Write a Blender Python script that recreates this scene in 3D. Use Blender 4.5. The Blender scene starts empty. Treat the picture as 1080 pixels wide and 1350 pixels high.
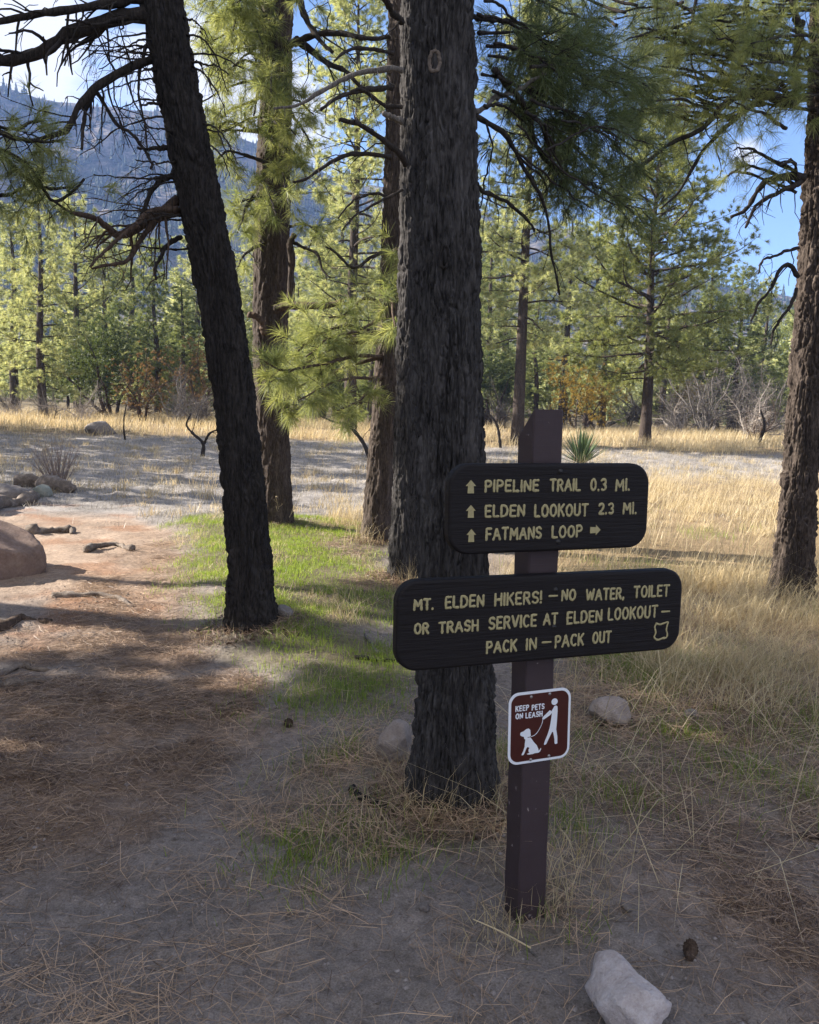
import bpy, bmesh, math, random
import numpy as np
from mathutils import Matrix, Vector

# ------------------------------------------------------------------ camera, sky, sun, exposure
SC = bpy.context.scene
COL = SC.collection
F_PX, PITCH, ROLL, EYE = 1085.0, math.radians(7.656), math.radians(1.657), 1.6   # focal length for a 1080 px wide picture
SUN_AZ = (-0.975, 0.22)                 # where the sun stands, seen from above
SUN_EL = math.radians(28)
SUN_STRENGTH, SKY_STRENGTH, EXPOSURE = 5.0, 0.055, 2.1

cam = bpy.data.cameras.new("camera")
cam.sensor_fit = 'HORIZONTAL'; cam.sensor_width = 36.0
cam.lens = F_PX / 1080 * 36.0
cam.clip_start = 0.05; cam.clip_end = 8000
camo = bpy.data.objects.new("camera", cam); COL.objects.link(camo)
fw = Vector((0, math.cos(PITCH), -math.sin(PITCH))); up = Vector((0, math.sin(PITCH), math.cos(PITCH))); rt = Vector((1, 0, 0))
r2 = rt * math.cos(ROLL) + up * math.sin(ROLL); u2 = up * math.cos(ROLL) - rt * math.sin(ROLL)
M = Matrix.Identity(4)
for i in range(3):
    M[i][0], M[i][1], M[i][2] = r2[i], u2[i], -fw[i]
M[2][3] = EYE
camo.matrix_world = M
SC.camera = camo

w = bpy.data.worlds.new("World"); SC.world = w; w.use_nodes = True
nt = w.node_tree; nt.nodes.clear()
def N(tree, kind, **kw):
    n = tree.nodes.new(kind)
    for k, v in kw.items():
        setattr(n, k, v)
    return n
out = N(nt, 'ShaderNodeOutputWorld'); bg = N(nt, 'ShaderNodeBackground'); sky = N(nt, 'ShaderNodeTexSky')
sky.sky_type = 'NISHITA'; sky.sun_disc = False
sky.sun_elevation = SUN_EL; sky.sun_rotation = math.atan2(SUN_AZ[0], SUN_AZ[1])
sky.altitude = 2100; sky.air_density = 1.0; sky.dust_density = 0.6; sky.ozone_density = 4.0
bg.inputs[1].default_value = SKY_STRENGTH
nt.links.new(sky.outputs[0], bg.inputs[0])
# clouds: white patches in the sky itself, placed by compass direction
tc = N(nt, 'ShaderNodeTexCoord')
nz = N(nt, 'ShaderNodeTexNoise'); nz.inputs['Scale'].default_value = 5.5; nz.inputs['Detail'].default_value = 8; nz.inputs['Roughness'].default_value = 0.6
mp = N(nt, 'ShaderNodeMapping'); mp.inputs['Scale'].default_value = (1, 1, 2.4)
nt.links.new(tc.outputs['Generated'], mp.inputs[0]); nt.links.new(mp.outputs[0], nz.inputs['Vector'])
def math_node(tree, op, a, b=None, clamp=False):
    n = N(tree, 'ShaderNodeMath', operation=op, use_clamp=clamp)
    for i, s in enumerate((a, b)):
        if s is None: continue
        if isinstance(s, (int, float)): n.inputs[i].default_value = s
        else: tree.links.new(s, n.inputs[i])
    return n.outputs[0]
acc = math_node(nt, 'MULTIPLY', nz.outputs[0], 0.9)
def skydir(px, py):
    a, b = px - 540, py - 675
    a, b = a * math.cos(ROLL) + b * math.sin(ROLL), -a * math.sin(ROLL) + b * math.cos(ROLL)
    v = Vector((a, F_PX * math.cos(PITCH) - b * math.sin(PITCH), -F_PX * math.sin(PITCH) - b * math.cos(PITCH)))
    return v.normalized()
for (px, py, width, gain) in ((290, 130, 0.13, 0.75), (40, 70, 0.12, 0.55), (400, 190, 0.10, 0.35), (985, 205, 0.030, 0.55), (830, 300, 0.06, 0.3), (-300, 100, 0.3, 0.5)):
    d = skydir(px, py)
    dn = N(nt, 'ShaderNodeVectorMath', operation='DISTANCE'); nt.links.new(tc.outputs['Generated'], dn.inputs[0]); dn.inputs[1].default_value = d
    q = math_node(nt, 'DIVIDE', dn.outputs['Value'], width)
    q = math_node(nt, 'SUBTRACT', 1.0, q, clamp=True)
    acc = math_node(nt, 'ADD', acc, math_node(nt, 'MULTIPLY', q, gain))
for (d, width, gain) in (((-.1, -.45, .9), 1.05, .9), ((.9, -.5, .3), .9, .7), ((-.8, -.6, .2), .85, .6), ((0, -1, .3), .8, .6)):     # unseen cloud banks overhead and behind, added for neutral fill light
    dn = N(nt, 'ShaderNodeVectorMath', operation='DISTANCE'); nt.links.new(tc.outputs['Generated'], dn.inputs[0]); dn.inputs[1].default_value = Vector(d).normalized()
    q = math_node(nt, 'SUBTRACT', 1.0, math_node(nt, 'DIVIDE', dn.outputs['Value'], width), clamp=True)
    acc = math_node(nt, 'ADD', acc, math_node(nt, 'MULTIPLY', q, gain))
cr = N(nt, 'ShaderNodeMapRange'); cr.inputs['From Min'].default_value = 0.60; cr.inputs['From Max'].default_value = 0.88; cr.interpolation_type = 'SMOOTHSTEP'
nt.links.new(acc, cr.inputs['Value'])
cb = N(nt, 'ShaderNodeBackground'); cb.inputs[0].default_value = (1, 0.985, 0.97, 1); cb.inputs[1].default_value = 0.255
mx = N(nt, 'ShaderNodeMixShader')
nt.links.new(cr.outputs[0], mx.inputs[0]); nt.links.new(bg.outputs[0], mx.inputs[1]); nt.links.new(cb.outputs[0], mx.inputs[2])
nt.links.new(mx.outputs[0], out.inputs[0])

sl = bpy.data.lights.new("sun", 'SUN'); sl.energy = SUN_STRENGTH; sl.angle = math.radians(0.53); sl.color = (1, 0.93, 0.82)
so = bpy.data.objects.new("sun", sl); COL.objects.link(so)
sd = Vector((SUN_AZ[0] * math.cos(SUN_EL), SUN_AZ[1] * math.cos(SUN_EL), math.sin(SUN_EL))).normalized()
so.rotation_euler = sd.to_track_quat('Z', 'Y').to_euler(); so.location = (-20, 5, 30)
SC.view_settings.view_transform = 'Standard'; SC.view_settings.look = 'None'
SC.view_settings.exposure = EXPOSURE; SC.view_settings.gamma = 1; SC.view_settings.use_curve_mapping = False
SC.render.engine = 'CYCLES'
SC.cycles.max_bounces = 6; SC.cycles.diffuse_bounces = 3; SC.cycles.transmission_bounces = 4; SC.cycles.glossy_bounces = 2
SC.cycles.transparent_max_bounces = 8

# ------------------------------------------------------------------ numpy noise
def _h(ix, iy, iz, s=0):
    n = (ix.astype(np.int64) * 374761393 + iy.astype(np.int64) * 668265263 + iz.astype(np.int64) * 2147483647 + s * 1274126177) & 0xFFFFFFFF
    n = ((n ^ (n >> 13)) * 1274126177) & 0xFFFFFFFF
    n = ((n ^ (n >> 16)) * 2246822519) & 0xFFFFFFFF
    return ((n ^ (n >> 15)) & 0xFFFFFF) / float(0xFFFFFF)
def vnoise(P, s=0):
    i = np.floor(P).astype(np.int64); f = P - i; f = f * f * (3 - 2 * f)
    r = 0
    for a in (0, 1):
        for b in (0, 1):
            for c in (0, 1):
                wgt = (f[:, 0] if a else 1 - f[:, 0]) * (f[:, 1] if b else 1 - f[:, 1]) * (f[:, 2] if c else 1 - f[:, 2])
                r = r + wgt * _h(i[:, 0] + a, i[:, 1] + b, i[:, 2] + c, s)
    return r * 2 - 1
def fbm(P, oct=4, s=0, gain=0.5):
    r = 0; a = 1.0; t = 0
    for k in range(oct):
        r = r + a * vnoise(P * (2.03 ** k), s + k * 17); t += a; a *= gain
    return r / t
def noise2(x, y, sc, oct=3, s=0, gain=.5):
    P = np.stack([x / sc, y / sc, np.full_like(x, 0.37 + s)], 1)
    return fbm(P, oct, s, gain)
def worley(P, s=0):
    i = np.floor(P).astype(np.int64)
    F1 = np.full(len(P), 9.0); F2 = np.full(len(P), 9.0); ID = np.zeros(len(P))
    for a in (-1, 0, 1):
        for b in (-1, 0, 1):
            for c in (-1, 0, 1):
                j = i + np.array([a, b, c])
                q = np.stack([_h(j[:, 0], j[:, 1], j[:, 2], s + k) for k in (1, 2, 3)], 1) + j
                d = np.sqrt(((P - q) ** 2).sum(1))
                m = d < F1
                F2 = np.where(m, F1, np.minimum(F2, d)); ID = np.where(m, _h(j[:, 0], j[:, 1], j[:, 2], s + 9), ID); F1 = np.where(m, d, F1)
    return F1, F2, ID
def sstep(a, b, x):
    t = np.clip((x - a) / (b - a), 0, 1); return t * t * (3 - 2 * t)

# ------------------------------------------------------------------ survey helpers (photo sight lines to points of the place)
def ray(px, py):
    d = skydir(px, py); return np.array(d)
def base_h(y):
    return 0.35 * sstep(12.0, 36.0, np.asarray(y, float))
def gp(px, py):
    d = ray(px, py); z = 0.0
    for _ in range(12):
        t = (EYE - z) / -d[2]; y = d[1] * t; z = float(base_h(y))
    return np.array([d[0] * t, y, z])
def at(px, py, Y):
    d = ray(px, py); t = Y / d[1]; return np.array([d[0] * t, Y, EYE + d[2] * t])

def inpoly(x, y, poly, wob=0.0, sc=.6, s=0):
    """signed distance to a ground polygon (positive inside), edges wobbled with noise"""
    poly = np.asarray(poly)[:, :2]
    d = np.full(len(x), 1e9); inside = np.zeros(len(x), bool)
    n = len(poly)
    for i in range(n):
        a, b = poly[i], poly[(i + 1) % n]
        e = b - a
        t = np.clip(((x - a[0]) * e[0] + (y - a[1]) * e[1]) / (e @ e + 1e-12), 0, 1)
        d = np.minimum(d, np.hypot(x - a[0] - t * e[0], y - a[1] - t * e[1]))
        cond = (a[1] > y) != (b[1] > y)
        xi = a[0] + (y - a[1]) / (e[1] if abs(e[1]) > 1e-9 else 1e-9) * e[0]
        inside ^= cond & (x < xi)
    sdist = np.where(inside, d, -d)
    if wob: sdist = sdist + wob * noise2(x, y, sc, 3, s)
    return sdist
def zone_poly(pts): return [gp(*p) for p in pts]
Z_GREEN = zone_poly([(205, 690), (300, 672), (470, 678), (515, 720), (548, 790), (560, 880), (470, 950), (390, 935), (330, 905), (300, 850), (240, 770)])
Z_PATH = zone_poly([(-200, 640), (150, 648), (225, 690), (245, 770), (290, 850), (330, 940), (470, 1010), (380, 1100), (440, 1210), (520, 1349), (520, 1700), (-600, 1700), (-400, 900)])
Z_LIT1 = zone_poly([(-250, 890), (200, 870), (340, 900), (420, 960), (330, 1010), (200, 1060), (130, 1130), (-60, 1150), (-300, 1150)])
Z_LIT2 = zone_poly([(40, 790), (150, 745), (215, 690), (245, 700), (290, 850), (300, 880), (100, 885), (-20, 850)])
Z_LIT3 = zone_poly([(200, 690), (240, 680), (260, 790), (210, 760), (170, 700)])
Z_LIT4 = zone_poly([(730, 960), (830, 900), (1000, 920), (1200, 1000), (1300, 1330), (950, 1300), (830, 1180), (735, 1080)])
Z_LIT5 = zone_poly([(400, 715), (500, 705), (512, 750), (540, 800), (420, 800), (470, 760)])
Z_NEARGR = zone_poly([(360, 1100), (420, 980), (540, 960), (680, 960), (740, 830), (930, 790), (1250, 800), (1300, 1100), (1000, 1080), (830, 1060), (760, 1230), (680, 1250), (600, 1180), (430, 1180)])
MOUNDS = []     # filled with trunk feet below: x, y, height, radius
for (px, py, hh, rr) in ((335, 835, .06, .55), (365, 695, .05, .6), (497, 715, .05, .5), (532, 765, .05, .5), (592, 1060, .07, .45), (1040, 795, .08, .6)):
    p = gp(px, py); MOUNDS.append((p[0], p[1], hh, rr))
def ground_h(x, y, fine=True):
    x = np.atleast_1d(np.asarray(x, float)); y = np.atleast_1d(np.asarray(y, float))
    far = sstep(8, 40, y)
    h = base_h(y) + noise2(x, y, 2.6, 3, 5) * (.03 + .10 * far) - 0.02
    h += noise2(x, y, 30., 2, 8) * .5 * sstep(25, 90, y)
    for (mx_, my_, hh, rr) in MOUNDS:
        h += hh * np.exp(-((x - mx_) ** 2 + (y - my_) ** 2) / (rr * rr))
    p = sstep(-.2, .4, inpoly(x, y, Z_PATH, .25, .8, 3)); h -= .03 * p
    h += .035 * sstep(0, .5, inpoly(x, y, Z_GREEN))
    if fine:
        lump = noise2(x, y, .33, 3, 11)
        h += lump * .014 * (1 + 3.2 * sstep(9.5, 14, y))
        h += noise2(x, y, .19, 3, 15) * .030 * sstep(9.8, 14, y) + noise2(x, y, .075, 3, 12) * .010 + (np.abs(noise2(x, y, .14, 2, 14)) - .2) * .016 * (1 - far)
        h += (np.maximum(0, noise2(x, y, .03, 2, 13)) * .014 + np.maximum(0, noise2(x, y, .055, 2, 16) - .25) * .03) * (1 - far)
    return h
def gz(p, fine=True): return float(ground_h(p[0], p[1], fine)[0])
def zones(x, y):
    path = sstep(-.12, .25, inpoly(x, y, Z_PATH, .35, .6, 21))
    green = sstep(-.25, .45, inpoly(x, y, Z_GREEN, .7, .55, 22))
    litter = np.zeros_like(x)
    for k, (z, a) in enumerate(((Z_LIT1, 1.), (Z_LIT2, 1.), (Z_LIT3, .8), (Z_LIT4, .75), (Z_LIT5, .9))):
        litter = np.maximum(litter, a * sstep(-.12, .3, inpoly(x, y, z, .45, .5, 23 + k)))
    litter *= .35 + .65 * sstep(-.3, .3, noise2(x, y, .45, 4, 31, .6))
    neargr = sstep(-.15, .3, inpoly(x, y, Z_NEARGR, .5, .5, 29)) * (1 - .6 * litter)
    dry = sstep(.4, 1.3, x + .5 * noise2(x, y, 1.5, 2, 33) + (y - 8) * .02) * sstep(6.3, 7.3, y) * (1 - sstep(17, 21, y + 2 * noise2(x, y, 3, 2, 34)))
    tuft = np.exp(-(((x + .75) / .45) ** 2 + ((y - 10.6) / 1.0) ** 2))
    dry = np.maximum(dry, tuft)
    strip = sstep(26, 28.5, y + 1.2 * noise2(x, y, 5, 2, 35)) * (1 - sstep(40, 52, y))
    return dict(path=path, green=green, litter=litter, neargr=neargr, dry=dry, strip=strip)

# ------------------------------------------------------------------ scene object helpers
def npmesh(name, V, faces, smooth=False, attrs=None):
    me = bpy.data.meshes.new(name)
    V = np.asarray(V, np.float32)
    if not isinstance(faces, (list, tuple)): faces = [faces]
    faces = [np.asarray(f, np.int32) for f in faces if len(f)]
    tot = np.concatenate([np.full(len(f), f.shape[1], np.int32) for f in faces])
    loops = np.concatenate([f.ravel() for f in faces])
    me.vertices.add(len(V)); me.vertices.foreach_set('co', V.ravel())
    me.loops.add(len(loops)); me.loops.foreach_set('vertex_index', loops)
    me.polygons.add(len(tot)); st = np.zeros(len(tot), np.int32); st[1:] = np.cumsum(tot)[:-1]
    me.polygons.foreach_set('loop_start', st)
    me.polygons.foreach_set('use_smooth', np.full(len(tot), smooth))
    me.update(calc_edges=True)
    for k, v in (attrs or {}).items():
        v = np.asarray(v, np.float32)
        if v.ndim == 1:
            a = me.attributes.new(k, 'FLOAT', 'POINT'); a.data.foreach_set('value', v)
        else:
            if v.shape[1] == 3: v = np.c_[v, np.ones(len(v), np.float32)]
            a = me.attributes.new(k, 'FLOAT_COLOR', 'POINT'); a.data.foreach_set('color', v.astype(np.float32).ravel())
    return me
def obj(name, me, mat, parent=None, loc=None):
    o = bpy.data.objects.new(name, me); COL.objects.link(o)
    if mat is not None: me.materials.clear(); me.materials.append(mat)
    if parent is not None: o.parent = parent
    if loc is not None: o.location = loc
    return o
def mk(name, V, F, mat, parent=None, smooth=False, attrs=None, origin=None):
    """world-space geometry linked as one mesh object; a part's vertices are stored relative to its thing"""
    V = np.asarray(V, float)
    if parent is not None: V = V - np.array(parent.location)
    elif origin is not None: V = V - np.asarray(origin)
    o = obj(name, npmesh(name, V, F, smooth, attrs), mat, parent)
    if parent is None and origin is not None: o.location = origin
    return o
def tag(o, label=None, cat=None, group=None, kind=None):
    if label: o['label'] = label
    if cat: o['category'] = cat
    if group: o['group'] = group
    if kind: o['kind'] = kind
    return o
def thing(name, loc, label, cat, group=None):
    o = bpy.data.objects.new(name, None); COL.objects.link(o); o.location = loc; o.empty_display_size = .2
    return tag(o, label, cat, group)
class MB:
    """collects pieces of ONE mesh"""
    def __init__(s): s.V = []; s.Q = []; s.T = []; s.n = 0; s.A = []
    def add(s, V, Q=None, T=None, a=None):
        V = np.asarray(V, float)
        if Q is not None and len(Q): s.Q.append(np.asarray(Q) + s.n)
        if T is not None and len(T): s.T.append(np.asarray(T) + s.n)
        s.V.append(V); s.n += len(V)
        s.A.append(np.full(len(V), 0.5) if a is None else (np.full(len(V), a) if np.isscalar(a) else np.asarray(a)))
    def faces(s):
        f = []
        if s.Q: f.append(np.concatenate(s.Q))
        if s.T: f.append(np.concatenate(s.T))
        return f
    def build(s, name, mat, parent=None, smooth=True, origin=None):
        return mk(name, np.concatenate(s.V), s.faces(), mat, parent, smooth, {'tint': np.concatenate(s.A)}, origin)
    def mesh(s, name, smooth=True):
        return npmesh(name, np.concatenate(s.V), s.faces(), smooth, {'tint': np.concatenate(s.A)})
def smooth_path(pts, n=24):
    pts = np.asarray(pts, float)
    if len(pts) < 3:
        t = np.linspace(0, 1, n)[:, None]; return pts[0] * (1 - t) + pts[-1] * t
    P = np.vstack([2 * pts[0] - pts[1], pts, 2 * pts[-1] - pts[-2]])
    seg = len(pts) - 1; res = []
    for u in np.linspace(0, seg - 1e-6, n):
        i = int(u); f = u - i; p0, p1, p2, p3 = P[i], P[i + 1], P[i + 2], P[i + 3]
        res.append(.5 * ((2 * p1) + (-p0 + p2) * f + (2 * p0 - 5 * p1 + 4 * p2 - p3) * f * f + (-p0 + 3 * p1 - 3 * p2 + p3) * f ** 3))
    return np.array(res)
def tube(pts, rad, sides=6, cap=True):
    pts = np.asarray(pts, float); n = len(pts); rad = np.broadcast_to(np.asarray(rad, float), (n,))
    T = np.gradient(pts, axis=0); T /= np.linalg.norm(T, axis=1)[:, None] + 1e-12
    ref = np.array([0, 0, 1.]) if abs(T[0][2]) < .9 else np.array([1., 0, 0])
    a = np.cross(T, ref); a /= np.linalg.norm(a, axis=1)[:, None] + 1e-12
    b = np.cross(T, a)
    th = np.arange(sides) * 2 * np.pi / sides
    V = pts[:, None] + rad[:, None, None] * (np.cos(th)[None, :, None] * a[:, None] + np.sin(th)[None, :, None] * b[:, None])
    V = V.reshape(-1, 3)
    i = np.arange(n - 1)[:, None] * sides; j = np.arange(sides)[None]; k = (j + 1) % sides
    Q = np.stack([i + j, i + k, i + sides + k, i + sides + j], -1).reshape(-1, 4)
    Tt = None
    if cap:
        V = np.vstack([V, pts[0] - T[0] * rad[0] * .3, pts[-1] + T[-1] * rad[-1] * .5]); c0 = n * sides; c1 = c0 + 1
        j = np.arange(sides); k = (j + 1) % sides
        Tt = np.vstack([np.stack([np.full(sides, c0), k, j], 1), np.stack([np.full(sides, c1), (n - 1) * sides + j, (n - 1) * sides + k], 1)])
    return V, Q, Tt
def unit(v): v = np.asarray(v, float); return v / (np.linalg.norm(v, axis=-1, keepdims=True) + 1e-12)

# ------------------------------------------------------------------ materials
def new_mat(name):
    m = bpy.data.materials.new(name); m.use_nodes = True; t = m.node_tree; t.nodes.clear()
    o = N(t, 'ShaderNodeOutputMaterial'); return m, t, o
def noise_node(t, scale, detail=4, rough=.6, vec=None, dist=0):
    n = N(t, 'ShaderNodeTexNoise'); n.inputs['Scale'].default_value = scale; n.inputs['Detail'].default_value = detail; n.inputs['Roughness'].default_value = rough; n.inputs['Distortion'].default_value = dist
    if vec is not None: t.links.new(vec, n.inputs['Vector'])
    return n
def ramp(t, fac, stops):
    r = N(t, 'ShaderNodeValToRGB'); t.links.new(fac, r.inputs[0])
    while len(r.color_ramp.elements) < len(stops): r.color_ramp.elements.new(.5)
    for e, (p, c) in zip(r.color_ramp.elements, stops): e.position = p; e.color = (*c, 1)
    return r.outputs[0]
def mixc(t, fac, a, b, mode='MIX'):
    n = N(t, 'ShaderNodeMix', data_type='RGBA', blend_type=mode)
    for s, v in ((n.inputs[0], fac), (n.inputs[6], a), (n.inputs[7], b)):
        if isinstance(v, (int, float)): s.default_value = v
        elif isinstance(v, tuple): s.default_value = (*v, 1)
        else: t.links.new(v, s)
    return n.outputs[2]
def obj_vec(t, scale=(1, 1, 1)):
    c = N(t, 'ShaderNodeTexCoord'); m = N(t, 'ShaderNodeMapping'); m.inputs['Scale'].default_value = scale
    t.links.new(c.outputs['Object'], m.inputs[0]); return m.outputs[0]
def attr(t, name):
    a = N(t, 'ShaderNodeAttribute'); a.attribute_name = name; return a
def principled(t, o, col, rough=.8, spec=.3, bump=None, bstr=.3, bdist=.01):
    p = N(t, 'ShaderNodeBsdfPrincipled')
    if isinstance(col, tuple): p.inputs['Base Color'].default_value = (*col, 1)
    else: t.links.new(col, p.inputs['Base Color'])
    p.inputs['Roughness'].default_value = rough; p.inputs['Specular IOR Level'].default_value = spec
    if bump is not None:
        b = N(t, 'ShaderNodeBump'); b.inputs['Strength'].default_value = bstr; b.inputs['Distance'].default_value = bdist
        t.links.new(bump, b.inputs['Height']); t.links.new(b.outputs[0], p.inputs['Normal'])
    t.links.new(p.outputs[0], o.inputs[0]); return p
def mat_bark(name, dark, mid, pale):
    m, t, o = new_mat(name)
    v = obj_vec(t, (1, 1, .16)); n1 = noise_node(t, 14, 6, .65, v); n2 = noise_node(t, 90, 4, .7, v)
    a = attr(t, 'tint')
    c = ramp(t, n1.outputs[0], [(.3, dark), (.52, mid), (.72, pale)])
    f = math_node(t, 'MULTIPLY', a.outputs['Fac'], 1.3, True)
    c = mixc(t, f, mixc(t, .85, c, dark), c)
    c = mixc(t, .5, c, ramp(t, n2.outputs[0], [(.35, dark), (.65, pale)]))
    principled(t, o, c, .92, .12, n2.outputs[0], 1., .008); return m
M_BARK_BLACK = mat_bark('bark_charred', (.006, .0055, .0055), (.017, .015, .0145), (.062, .054, .050))
M_BARK_GREY = mat_bark('bark_dark_grey', (.006, .0055, .0055), (.022, .020, .020), (.115, .106, .104))
M_BARK_BROWN = mat_bark('bark_red_brown', (.009, .007, .006), (.034, .026, .022), (.15, .118, .10))
M_BARK_MID = mat_bark('bark_brown', (.012, .009, .008), (.040, .030, .025), (.145, .115, .098))
M_TWIG_DARK = mat_bark('dead_branch_dark', (.010, .009, .0085), (.026, .022, .020), (.075, .062, .054))
M_TWIG_GREY = mat_bark('dead_branch_grey', (.05, .044, .040), (.12, .105, .095), (.27, .245, .225))
M_TWIG_PALE = mat_bark('dead_branch_pale', (.13, .11, .095), (.30, .26, .23), (.52, .47, .42))
M_TWIG_BROWN = mat_bark('dead_branch_brown', (.028, .019, .014), (.068, .047, .036), (.16, .115, .09))
def mat_leaf(name, c0, c1, trans, tw=.45, rough=.5):
    m, t, o = new_mat(name); a = attr(t, 'tint')
    c = ramp(t, a.outputs['Fac'], [(0., c0), (1., c1)])
    d = N(t, 'ShaderNodeBsdfPrincipled'); d.inputs['Roughness'].default_value = rough; d.inputs['Specular IOR Level'].default_value = .35
    t.links.new(c, d.inputs['Base Color'])
    tr = N(t, 'ShaderNodeBsdfTranslucent'); t.links.new(mixc(t, 1., c, trans, 'MULTIPLY'), tr.inputs[0])
    mx = N(t, 'ShaderNodeMixShader'); mx.inputs[0].default_value = tw
    t.links.new(d.outputs[0], mx.inputs[1]); t.links.new(tr.outputs[0], mx.inputs[2]); t.links.new(mx.outputs[0], o.inputs[0]); return m
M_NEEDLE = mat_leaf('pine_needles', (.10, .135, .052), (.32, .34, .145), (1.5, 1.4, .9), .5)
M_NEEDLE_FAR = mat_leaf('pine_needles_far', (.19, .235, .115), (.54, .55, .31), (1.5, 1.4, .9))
M_NEEDLE_SHADED = mat_leaf('pine_needles_shaded', (.040, .060, .022), (.135, .160, .06), (1.3, 1.3, .9), .35)  # needle colour darkened to carry the shade on the thick trunk's boughs
M_NEEDLE_DEEP = mat_leaf('pine_needles_deep', (.10, .135, .055), (.29, .325, .14), (1.5, 1.4, .9))
M_JUNIPER = mat_leaf('juniper_foliage', (.050, .075, .028), (.17, .20, .075), (1.3, 1.3, .8), .3)
M_GOLD = mat_leaf('golden_leaves', (.15, .105, .022), (.33, .25, .055), (1.4, 1.2, .8), .4)
M_RUST = mat_leaf('rusty_leaves', (.16, .095, .035), (.34, .23, .10), (1.3, 1.1, .8), .35)
M_GREEN = mat_leaf('green_grass', (.095, .165, .018), (.29, .345, .07), (1.5, 1.5, .9), .4)
M_DRY = mat_leaf('dry_grass', (.27, .205, .11), (.70, .59, .38), (1.2, 1.1, .9), .35, .45)
M_STUB = mat_leaf('meadow_stubble', (.11, .10, .08), (.46, .43, .38), (1.1, 1.05, .95), .25)
M_LITTER = mat_leaf('fallen_needles', (.08, .046, .030), (.48, .34, .225), (1.1, 1., .9), .15, .5)
M_YUCCA = mat_leaf('yucca_leaf', (.045, .075, .035), (.11, .15, .07), (1.2, 1.2, .9), .2)
def mat_rock(name, a, b, c, sc=9):
    m, t, o = new_mat(name); v = obj_vec(t)
    n1 = noise_node(t, sc, 8, .62, v); n2 = noise_node(t, sc * 7, 5, .7, v); n3 = noise_node(t, sc * .45, 4, .6, v, .6)
    col = ramp(t, n1.outputs[0], [(.3, a), (.5, b), (.7, c)])
    col = mixc(t, .35, col, ramp(t, n2.outputs[0], [(.35, a), (.65, c)]))
    col = mixc(t, math_node(t, 'MULTIPLY', n3.outputs[0], .5), col, b)
    principled(t, o, col, .88, .25, math_node(t, 'ADD', n2.outputs[0], math_node(t, 'MULTIPLY', n1.outputs[0], 2.)), .9, .010); return m
M_ROCK_RED = mat_rock('red_boulder', (.10, .065, .050), (.20, .130, .10), (.32, .24, .195), 7)
M_ROCK_PALE = mat_rock('pale_pink_rock', (.27, .215, .20), (.47, .41, .395), (.62, .59, .61), 15)
M_ROCK_GREY = mat_rock('grey_brown_rock', (.09, .075, .068), (.17, .145, .13), (.28, .25, .23), 16)
M_WOODGREY = mat_rock('weathered_wood', (.045, .035, .028), (.13, .10, .08), (.36, .30, .25), 13)
M_ROCK_TAN = mat_rock('tan_rock', (.17, .13, .11), (.30, .245, .21), (.44, .38, .34), 16)

# ground: the soil's own colours are measured per point, fine grain comes from noise
def mat_ground():
    m, t, o = new_mat('soil'); a = attr(t, 'soil'); v = obj_vec(t)
    n1 = noise_node(t, 26, 8, .7, v); n2 = noise_node(t, 160, 4, .7, v); n3 = noise_node(t, 4, 5, .6, v)
    c = mixc(t, .85, a.outputs['Color'], ramp(t, n1.outputs[0], [(.28, (.55, .52, .5)), (.5, (1, 1, 1)), (.75, (1.45, 1.42, 1.4))]), 'MULTIPLY')
    c = mixc(t, .85, c, ramp(t, n2.outputs[0], [(.3, (.6, .58, .56)), (.5, (1, 1, 1)), (.72, (1.5, 1.48, 1.45))]), 'MULTIPLY')
    c = mixc(t, .4, c, ramp(t, n3.outputs[0], [(.3, (.75, .72, .7)), (.7, (1.2, 1.2, 1.2))]), 'MULTIPLY')
    principled(t, o, c, .97, .08, math_node(t, 'ADD', n1.outputs[0], math_node(t, 'MULTIPLY', n2.outputs[0], .4)), 1., .016); return m
M_SOIL = mat_ground()
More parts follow.
